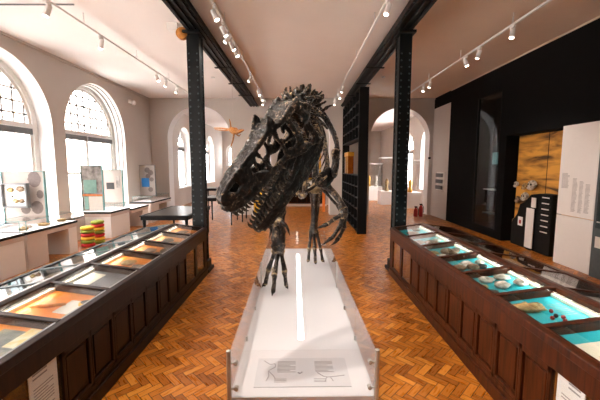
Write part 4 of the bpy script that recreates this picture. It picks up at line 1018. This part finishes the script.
# big fossil panel in glass
def info_panel(x0, x1, y, z0, z1, label, mats='panelprint', frame='glassedge', tilt=0):
    t = thing('exhibit_panel', label, 'panel', ((x0+x1)/2, y, z0))
    MB().box((x0, y, z0), (x1, y+.03, z1)).build('board', mats, t)
    f = MB(); f.box((x0-.015, y-.02, z0), (x0, y+.04, z1+.01)); f.box((x1, y-.02, z0), (x1+.015, y+.04, z1+.01)); f.box((x0, y-.02, z1), (x1, y+.04, z1+.012)); f.build('frame', frame, t)
    return t
def disc(t, x, z, y, r, mat, name='printed_disc', sx=1):
    MB().prism([(x+sx*r*math.cos(2*PI*i/22)*(1+.08*math.sin(3*i)), y, z+r*math.sin(2*PI*i/22)) for i in range(22)], (0, -.003, 0)).build(name, mat, t)
t = info_panel(-6.3, -5.42, 7.0, .76, 1.88, 'big pale panel with grey pebble shapes beside the nearest window', 'panelprint')
disc(t, -5.62, 1.72, 6.998, .17, 'pebblegrey', sx=.8); disc(t, -5.52, 1.4, 6.998, .09, 'pebblegrey', sx=.8); disc(t, -5.6, 1.12, 6.998, .14, 'pebblegrey', sx=.9); disc(t, -5.85, 1.08, 6.998, .1, 'pebblegrey')
sb = thing('wall_specimen_box', 'small glass fronted box of brown fossils on the pebble panel', 'display box', (-5.95, 6.9, 1.2))
MB().box((-6.2, 6.9, 1.15), (-5.70, 6.92, 1.62)).build('back', 'white', sb)
m = MB(); m.box((-6.22, 6.84, 1.13), (-6.19, 6.93, 1.64)); m.box((-5.71, 6.84, 1.13), (-5.68, 6.93, 1.64)); m.box((-6.2, 6.84, 1.61), (-5.7, 6.93, 1.64)); m.box((-6.2, 6.84, 1.13), (-5.7, 6.93, 1.16)); m.build('frame', 'blind', sb)
for i, (x, z, r, mt) in enumerate(((-6.05, 1.5, .06, 'rock_y'), (-5.84, 1.52, .07, 'rock_b'), (-6.04, 1.36, .03, 'rock_w'), (-5.95, 1.27, .05, 'rock_y'), (-5.83, 1.27, .05, 'rock_b'))):
    c = Vector((x, 6.885, z)); tag(MB().blob(c, (r*1.2, .022, r*.8), amp=.4, seed=70+i, n=8, freq=2.5).build('fossil', mt, smooth=True, loc=c), ['ochre fossil at the upper left of the specimen box', 'brown fossil at the upper right of the specimen box', 'little pale fossil in the middle of the specimen box', 'ochre fossil at the bottom left of the specimen box', 'brown fossil at the bottom right of the specimen box'][i], 'fossil', 'fossils in the small specimen box')
t = info_panel(-6.25, -5.95, 6.3, .76, 1.25, 'small clear panel beside the frame edge before the pebble panel', 'panelprint')
t = info_panel(-6.0, -5.44, 9.1, .76, 2.0, 'tall grey photo panel with teal text block on the solid white bench', 'greyprint')
MB().box((-5.95, 9.09, 1.25), (-5.6, 9.10, 1.62)).build('text_block', 'tealprint', t); MB().box((-6.0, 9.09, 1.18), (-5.44, 9.10, 1.22)).build('stripe', 'orange', t); MB().box((-5.95, 9.09, .8), (-5.85, 9.10, 1.15)).build('text_block', 'tealprint', t); MB().box((-5.83, 9.09, .78), (-5.46, 9.10, 1.16)).build('photo', 'paper', t)
t = info_panel(-5.95, -5.37, 10.0, .76, 1.88, 'white panel with small black photographs on the solid white bench', 'panelprint')
MB().box((-5.85, 9.99, 1.3), (-5.62, 10.0, 1.5)).build('photo', 'blackprint', t); MB().box((-5.55, 9.99, 1.34), (-5.45, 10.0, 1.7)).build('photo', 'greyprint', t)
t = info_panel(-6.02, -5.42, 12.4, .86, 2.02, 'framed poster of grey pebbles and a blue square in the far left corner', 'panelprint', 'bluegrey')
for x, z, r in ((-5.7, 1.85, .1), (-5.58, 1.75, .1), (-5.68, 1.62, .09), (-5.55, 1.5, .08), (-5.6, 1.12, .09)): disc(t, x, z, 12.398, r, 'pebblegrey')
MB().box((-5.92, 12.385, 1.22), (-5.64, 12.398, 1.55)).build('blue_square', 'blue', t)
# cushion stacks
random.seed(5)
for k, (x, y, n) in enumerate(((-5.28, 8.1, 6), (-5.25, 8.47, 7))):
    for i in range(n):
        mt = ['red', 'grn', 'yellow'][(i+k) % 3]; nm = {'red': 'red', 'grn': 'green', 'yellow': 'yellow'}[mt]; z = i*.085
        c = Vector((x, y, z)); tag(MB().lathe(c, [(.11, 0), (.145, .015), (.155, .042), (.145, .07), (.11, .084)], 20).build('cushion', mt, smooth=True, loc=c),
            'round %s cushion in the %s stack beside the white bench, %s' % (nm, ['left', 'right'][k], ['at the bottom', 'second from the floor', 'third from the floor', 'fourth from the floor', 'fifth from the floor', 'sixth from the floor', 'at the very top'][i]), 'cushion', 'striped cushion stacks')
# dark glass-topped table and more tables behind
def dark_table(x0, x1, y0, y1, h, label, top='darkglass'):
    t = thing('museum_table', label, 'table', ((x0+x1)/2, (y0+y1)/2, 0))
    MB().box((x0, y0, h-.11), (x1, y1, h-.02)).build('apron', 'black', t, bevel=.004)
    MB().box((x0-.02, y0-.02, h-.02), (x1+.02, y1+.02, h)).build('tabletop', 'black', t, bevel=.004)
    MB().box((x0+.06, y0+.06, h), (x1-.06, y1-.06, h+.004)).build('glass_top', M['tableglass'], t)
    for x in (x0+.06, x1-.06):
        for y in (y0+.06, y1-.06): MB().lathe((x, y, 0), [(.02, 0), (.028, .05), (.022, .1), (.032, h-.3), (.04, h-.15), (.04, h-.11)], 10).build('leg', 'black', t, smooth=True)
dark_table(-3.85, -2.7, 7.9, 9.9, .8, 'long black table with glass top left of the left steel column')
dark_table(-3.3, -2.25, 11.0, 12.2, .93, 'black table half hidden by the left steel column')
dark_table(-2.1, -1.3, 11.6, 12.6, .9, 'small black table between the left column and the dinosaur snout')
dark_table(-4.6, -3.0, 15.4, 16.4, .95, 'black table seen through the left archway')
# papers on the black table
# speaker, camera, detector
t = thing('loudspeaker', 'small white box speaker with brown round mesh beside the left column head', 'speaker', (-2.2, 6.1, 4.4))
MB().box((-2.32, 6.05, 4.38), (-2.14, 6.2, 4.5)).build('cabinet', 'white', t); MB().tube([(-2.07, 6.05, 4.32), (-2.07, 6.13, 4.32)], .10, 20).build('speaker_mesh', 'honey', t); MB().box((-2.15, 6.1, 4.3), (-2.05, 6.2, 4.5)).build('bracket', 'white', t)
t = thing('security_camera', 'white dome security camera high on the left wall past the second window', 'camera', (-5.9, 11.9, 4.25))
MB().box((-6.0, 11.85, 4.2), (-5.9, 11.99, 4.32)).build('mount', 'white', t); MB().blob((-5.85, 11.92, 4.22), (.09, .09, .09), amp=0).build('dome', 'white', t, smooth=True)
for i, (u, v) in enumerate(((213, 80.5), (383, 80), (419, 18.0))):
    Y = (CEIL-CAMZ)*F/(HV-v) if i < 2 else 6
    c = at(u, v, Y); c.z = CEIL-.04
    if i < 2: tag(MB().lathe(c, [(.03, 0), (.06, .015), (.06, .04)], 16).build('smoke_detector', 'white', smooth=True, loc=c), 'small round smoke detector on the ceiling above the %s arch' % ['left', 'right'][i], 'smoke detector')

# ================================================================== TALL SHELVING (right centre)
sh = thing('shelving_unit', 'tall black open shelving under the right beam with a gap at head height', 'shelves', (1.82, 11.4, 0))
x0, x1, y0, y1 = 1.70, 1.97, 9.58, 13.2
MB().box((x0, y0, 0), (x1, y0+.09, 4.22)).build('end_panel', 'black', sh)
MB().box((x0, y1-.05, 0), (x1, y1, 4.22)).build('end_panel', 'black', sh)
MB().box((x1-.02, y0+.09, 0), (x1, y1-.05, 1.72)).build('back_panel', 'black', sh); MB().box((x1-.02, y0+.09, 2.8), (x1, y1-.05, 4.22)).build('back_panel', 'black', sh)
for z in (.05, .38, .71, 1.04, 1.37, 1.7, 2.8, 3.15, 3.5, 3.85, 4.19): MB().box((x0, y0+.09, z), (x1-.02, y1-.05, z+.025)).build('shelf', 'black', sh)
for i in range(1, 6):
    y = y0+i*(y1-y0)/6
    MB().box((x0, y-.012, .05), (x1-.02, y+.012, 1.7)).build('upright', 'black', sh); MB().box((x0, y-.012, 2.8), (x1-.02, y+.012, 4.2)).build('upright', 'black', sh)
random.seed(11)
names = ['bottle', 'paper', 'rock_b', 'gold', 'bluegrey', 'rock_w', 'plinthbeige']; word = {'bottle': 'brown', 'paper': 'white', 'rock_b': 'stone brown', 'gold': 'gilt', 'bluegrey': 'blue grey', 'rock_w': 'pale', 'plinthbeige': 'beige'}
bays = ['nearest bay', 'second bay', 'third bay', 'fourth bay', 'fifth bay', 'farthest bay']
rows = {.075: 'bottom shelf', .405: 'second shelf', .735: 'third shelf', 1.065: 'fourth shelf', 1.395: 'fifth shelf', 2.825: 'lowest shelf above the gap', 3.175: 'second shelf above the gap', 3.525: 'third shelf above the gap', 3.875: 'topmost shelf'}
for z, rn in rows.items():
    for i in range(6):
        if random.random() < (.62 if z < 2 else .5): continue
        yc = y0+(i+.5)*(y1-y0)/6; mt = random.choice(names); w = random.uniform(.05, .09); h = random.uniform(.12, .24); c = Vector((x0+.12, yc, z))
        if random.random() < .5: o = MB().lathe(c, [(w*.7, 0), (w*.8, .01), (w*.8, h*.7), (w*.35, h*.85), (w*.35, h), (w*.42, h*1.02)], 12).build('jar', mt, smooth=True, loc=c); nm = 'jar'
        else: o = MB().box((c.x-.06, c.y-w, z), (c.x+.06, c.y+w, z+h)).box((c.x-.065, c.y-w-.005, z+h*.8), (c.x+.065, c.y+w+.005, z+h)).build('specimen_box', mt, bevel=.004, loc=c); nm = 'box'
        tag(o, '%s %s on the %s of the black shelving, %s' % (word[mt], nm, rn, bays[i]), nm, 'jars and boxes on the tall black shelving')
c = Vector((1.84, 12.35, 1.725)); t = thing('specimen_cabinet', 'gilt framed brown cabinet standing in the gap of the tall black shelving', 'cabinet', c)
MB().box((1.74, 11.9, 1.725), (1.94, 12.8, 2.35)).build('body', 'bottle', t); MB().box((1.73, 11.88, 2.35), (1.95, 12.82, 2.5)).build('top', 'gold', t); MB().box((1.725, 11.9, 1.725), (1.74, 11.95, 2.35)).build('frame', 'gold', t); MB().box((1.725, 12.3, 1.725), (1.74, 12.35, 2.35)).build('frame', 'gold', t)

# ================================================================== FAR CENTRE: portrait, cabinets
t = thing('portrait_painting', 'gilt framed dark portrait on the partition behind the skeleton', 'painting', (.62, 16.98, 1.3))
fx0, fx1, fz0, fz1 = .15, 1.1, 1.3, 2.85
m = MB(); w = .1
for lo, hi in (((fx0, 16.9, fz0), (fx0+w, 17, fz1)), ((fx1-w, 16.9, fz0), (fx1, 17, fz1)), ((fx0, 16.9, fz0), (fx1, 17, fz0+w)), ((fx0, 16.9, fz1-w), (fx1, 17, fz1))): m.box(lo, hi)
m.build('frame', 'gold', t, bevel=.01); MB().box((fx0+w, 16.95, fz0+w), (fx1-w, 16.97, fz1-w)).build('canvas', 'portrait', t)
t = thing('wooden_cabinet', 'reddish brown low cabinet with drawers under the portrait', 'cabinet', (.4, 16.6, 0))
MB().box((-.6, 16.4, .12), (1.3, 16.95, .85)).build('body', 'redwood', t, bevel=.006); MB().box((-.65, 16.35, 0), (1.35, 16.98, .12)).build('base', 'plinthbeige', t)
for i in range(4): 
    dr_ = MB().box((-.56+i*.47, 16.385, .2), (-.14+i*.47, 16.4, .78)).build('door', 'darkwood', t, bevel=.006); MB().blob((-.18+i*.47, 16.375, .5), (.02, .02, .02), n=5, amp=0).build('handle', 'paper', dr_)
c = Vector((.35, 16.65, .85)); t = thing('mounted_skull', 'small dark skull in a pale case on the reddish brown cabinet', 'skull', c)
MB().box((.1, 16.62, .85), (.75, 16.9, 1.28)).build('case_back', 'paper', t); MB().blob((.42, 16.57, 1.05), (.14, .05, .10), amp=.5, seed=5).build('skull', 'rock_d', t, smooth=True)
t = thing('white_cabinet', 'white low cabinet left of the reddish cabinet at the far centre', 'cabinet', (-1.2, 16.6, 0)); MB().box((-1.8, 16.4, 0), (-.75, 16.95, .75)).build('body', 'white', t); MB().box((-1.83, 16.37, .75), (-.72, 16.97, .79)).build('top', 'blind', t)
c = Vector((-1.15, 16.6, .79)); tag(MB().blob(c+Vector((0, 0, .12)), (.16, .12, .13), amp=.4, seed=9).build('fossil_cast', 'rock_w', smooth=True, loc=c), 'pale fossil cast standing on the far white cabinet', 'fossil')
t = thing('yellow_panel', 'yellow standing panel seen between the open jaws', 'panel', (-1.58, 12.9, 0)); MB().box((-1.80, 12.9, .05), (-1.4, 12.94, 1.42)).build('board', 'yellow', t); MB().box((-1.80, 12.8, 0), (-1.4, 13.04, .05)).build('foot', 'white', t); MB().box((-1.88, 12.9, .05), (-1.80, 12.94, 1.3)).build('side_board', 'white', t)
t = thing('orange_board', 'thin orange board beside the central arch pillar', 'panel', (1.05, 14.4, 0)); MB().box((1.0, 14.35, 0), (1.12, 14.4, 1.0)).build('board', 'orange', t)

# ================================================================== RIGHT ARCH VIEW
def white_case(x, y, w, d_, h, gh, label):
    t = thing('tall_display_case', label, 'display case', (x, y, 0))
    MB().box((x-w/2, y-d_/2, 0), (x+w/2, y+d_/2, h)).build('plinth', 'white', t, bevel=.006)
    for lo, hi in (((x-w/2, y-d_/2, h), (x+w/2, y-d_/2+.006, h+gh)), ((x-w/2, y+d_/2-.006, h), (x+w/2, y+d_/2, h+gh)), ((x-w/2, y-d_/2, h), (x-w/2+.006, y+d_/2, h+gh)), ((x+w/2-.006, y-d_/2, h), (x+w/2, y+d_/2, h+gh))): MB().box(lo, hi).build('glass_panel', 'glass', t)
    MB().box((x-w/2, y-d_/2, h+gh), (x+w/2, y+d_/2, h+gh+.05)).build('lid', 'white', t)
white_case(4.3, 19.5, 1.0, .8, .8, 1.3, 'white plinth glass case farthest through the right archway')
white_case(4.55, 17.3, .7, .7, .7, 1.7, 'white plinth glass case in the middle of the right archway')
white_case(5.35, 15.9, .8, .8, .75, 1.5, 'white plinth glass case right of the right steel column')
for i, (x, y, z, mt, lb) in enumerate(((4.1, 19.5, .8, 'gold', 'yellow'), (4.5, 19.4, .8, 'rock_w', 'pale'), (4.55, 17.2, .7, 'rock_y', 'ochre'), (5.3, 15.8, .75, 'gold', 'yellow glowing'))):
    c = Vector((x, y, z)); tag(MB().lathe(c, [(.1, 0), (.12, .05), (.06, .2), (.10, .45), (.05, .6), (.02, .65)], 14).build('sculpture', mt, smooth=True, loc=c), '%s upright exhibit inside the %s glass case through the right archway' % (lb, ['farthest', 'farthest', 'middle', 'nearest'][i]), 'exhibit')
t = thing('dark_board', 'dark upright board beside the nearest glass case in the right archway', 'panel', (5.0, 16.6, 0)); MB().box((4.9, 16.6, 0), (5.25, 16.66, 2.2)).build('board', 'bluegrey', t); MB().box((4.95, 16.59, 1.5), (5.2, 16.6, 2.0)).build('print', 'paper', t)
# red boxes beside the arch
for i, (x, z0, z1) in enumerate(((4.62, 0, .36), (4.82, 0, .46))):
    c = Vector((x, 13.0, 0)); t = thing('fire_extinguisher', '%s red fire extinguisher standing on the floor beside the right arch' % ['shorter', 'taller'][i], 'fire extinguisher', c)
    MB().lathe(c, [(.075, 0), (.08, .02), (.08, z1-.1), (.04, z1-.03), (.025, z1)], 16).build('cylinder', 'extred', t, smooth=True); MB().box((x-.05, 12.97, z1), (x+.05, 13.03, z1+.05)).build('handle', 'black', t); MB().tube([(x+.05, 13, z1), (x+.1, 12.98, z1-.1), (x+.09, 12.97, z1-.3)], .012, 7, sub=3).build('hose', 'black', t)
t = thing('leaflet_holder', 'white wall leaflet holder on the grey wall right of the right arch', 'leaflet rack', (5.32, 12.6, 1.2))
t.location = (5.38, 12.6, 1.1)
MB().box((5.36, 12.32, 1.08), (5.4, 12.92, 1.77)).build('back', 'paper', t)
for z in (1.12, 1.35, 1.58): MB().box((5.30, 12.36, z), (5.36, 12.88, z+.14)).build('pocket', 'blind', t)
t = thing('wall_hook', 'small dark fitting on the right side of the right arch', 'fitting', (5.3, 13.47, 2.3)); MB().box((5.22, 13.44, 2.28), (5.3, 13.5, 2.36)).build('box', 'black', t)

# ================================================================== BLACK WALL EXHIBITS
# glazed niche
t = thing('wall_showcase', 'tall narrow dark glazed showcase set in the black wall', 'display case', (XR+.1, 9.6, .25))
MB().box((XR+.02, 9.02, .26), (XR+.03, 10.18, 3.98)).build('glass_door', 'darkglass', t)
m = MB(); m.box((XR-.01, 9.0, .25), (XR+.04, 9.03, 4.0)); m.box((XR-.01, 10.17, .25), (XR+.04, 10.2, 4.0)); m.build('frame', 'black', t)
MB().box((XR+.4, 9.25, 2.05), (XR+.42, 10.0, 2.4)).build('screen', 'screen', t); MB().box((XR+.12, 9.3, 1.3), (XR+.4, 9.9, 1.33)).build('shelf', 'white', t); MB().box((XR+.12, 9.3, .6), (XR+.4, 9.9, .63)).build('shelf', 'bluegrey', t)
# sunset mural with mounted skulls and black drawers
MX = XR+.33
t = thing('sunset_mural', 'golden sunset cloud mural in the alcove of the black wall', 'mural', (MX, 7.5, 1.2))
MB().box((MX, 6.1, 0), (MX+.02, 8.71, 2.77)).build('mural_print', 'mural', t)
MB().box((MX-.004, 7.66, 0), (MX, 7.675, 2.77)).build('panel_joint', 'black', t)
def wall_pt(u, v, x=MX):
    Y = x*F/(u-CX); return at(u, v, Y)
t = thing('drawer_cabinet', 'black stepped cabinet with white drawer labels in front of the mural', 'cabinet', (MX-.15, 7.2, 0))
MB().box((MX-.22, 7.14, 0), (MX-.01, 7.54, 1.37)).build('body', 'black', t)
m = MB(); m.prism([(MX-.2, 7.54, 0), (MX-.2, 8.5, 0), (MX-.2, 8.5, .55), (MX-.2, 8.3, .8), (MX-.2, 8.22, 1.05), (MX-.2, 8.05, 1.12), (MX-.2, 7.85, 1.32), (MX-.2, 7.54, 1.37)], (.18, 0, 0)); m.build('stepped_side', 'black', t)
for i in range(7):
    d1 = MB().box((MX-.232, 7.16, .46+i*.13), (MX-.22, 7.5, .58+i*.13)).build('drawer', 'black', t, bevel=.003)
    MB().box((MX-.236, 7.22, .50+i*.13), (MX-.232, 7.44, .525+i*.13)).build('drawer_label', 'white', d1)
t = thing('tall_text_board', 'narrow tall white board standing beside the black drawers', 'sign', (MX-.25, 7.75, 0)); MB().box((MX-.26, 7.64, .05), (MX-.24, 7.89, 1.0)).build('board', 'white', t); MB().box((MX-.26, 7.6, 1.03), (MX-.24, 7.74, 1.26)).build('small_board', 'white', t); MB().box((MX-.25, 7.68, 0), (MX-.235, 7.85, .05)).build('foot', 'black', t)
t = thing('small_sign', 'small white notice on the black cabinet side', 'sign', (MX-.21, 8.15, .7)); MB().box((MX-.215, 8.08, .52), (MX-.2, 8.24, .74)).build('card', 'white', t); MB().box((MX-.217, 8.12, .57), (MX-.215, 8.19, .66)).build('emblem', 'extred', t)
lb = ['top left', 'top middle', 'large white one at the top right', 'middle left', 'middle right', 'lower left beside the cabinet']
for i, (u, v, r, mt) in enumerate(((516.5, 184, .07, 'rock_w'), (525, 186, .08, 'rock_y'), (532.5, 184.5, .12, 'rock_w'), (518, 199, .08, 'rock_b'), (525, 196, .10, 'rock_w'), (514, 220, .06, 'rock_b'))):
    p = wall_pt(u, v, MX-.08); t = thing('mounted_skull', 'fossil skull mounted on the sunset mural, %s' % lb[i], 'skull', p, 0, 'skulls mounted on the mural')
    mm_ = MB().blob(p, (r*.6, r*1.1, r*.9), amp=.25, seed=80+i); mm_.blob(p+Vector((-.01, r*.5, -r*.7)), (r*.5, r*.7, r*.5), amp=.3, seed=i); mm_.build('skull', mt, t, smooth=True)
    for q in (-.3, .4): MB().blob(p+Vector((-r*.5, q*r, 0)), (r*.2, r*.22, r*.22), n=6, amp=0).build('eye_socket', 'blackprint', t)
    MB().tube([p+Vector((.02, 0, 0)), (MX, p.y, p.z-.05)], .008, 6).build('bracket', 'black', t)
# white text panel
t = thing('timeline_panel', 'tall white two part text panel leaning flat on the black wall', 'panel', (XR-.03, 6.35, 0))
MB().box((XR-.06, 5.93, 1.02), (XR-.02, 6.79, 2.8)).build('upper_board', 'white', t); MB().box((XR-.06, 5.93, 0), (XR-.02, 6.79, 1.005)).build('lower_board', 'white', t)
m = MB()
random.seed(2)
for cidx, (ya, yb, z0, z1) in enumerate(((6.53, 6.72, 1.55, 1.85), (6.33, 6.45, 1.1, 1.75), (6.19, 6.29, 1.1, 1.7), (6.04, 6.15, 1.1, 1.65))):
    z = z1
    while z > z0:
        m.box((XR-.0615, ya+(yb-ya)*random.uniform(0, .3), z), (XR-.06, yb, z+.008)); z -= .022
m.build('printed_text', 'greytext', t)
# grey case at the right frame edge
t = thing('dark_wall_case', 'dark grey glazed case at the right frame edge beside the white panel', 'display case', (XR-.05, 5.3, 0))
MB().box((XR-.10, 4.6, 0), (XR-.001, 5.88, 2.6)).build('body', 'bluegrey', t, bevel=.004); MB().box((XR-.11, 4.65, .9), (XR-.10, 5.82, 2.5)).build('glass_door', 'darkglass', t); MB().box((XR-.115, 5.55, .55), (XR-.11, 5.80, .75)).build('label', 'paper', t); MB().box((XR-.115, 5.6, 1.0), (XR-.11, 5.80, 1.02)).build('label', 'white', t)
# ================================================================== LIGHT
w = bpy.data.worlds.new('daylight'); bpy.context.scene.world = w; w.use_nodes = True
bg = w.node_tree.nodes['Background']; bg.inputs['Color'].default_value = (.98, .985, 1.0, 1); bg.inputs['Strength'].default_value = 12.0
sc = bpy.context.scene
sc.view_settings.view_transform = 'Standard'; sc.view_settings.look = 'None'; sc.view_settings.gamma = 1; sc.view_settings.use_curve_mapping = False
sc.view_settings.exposure = 1.08
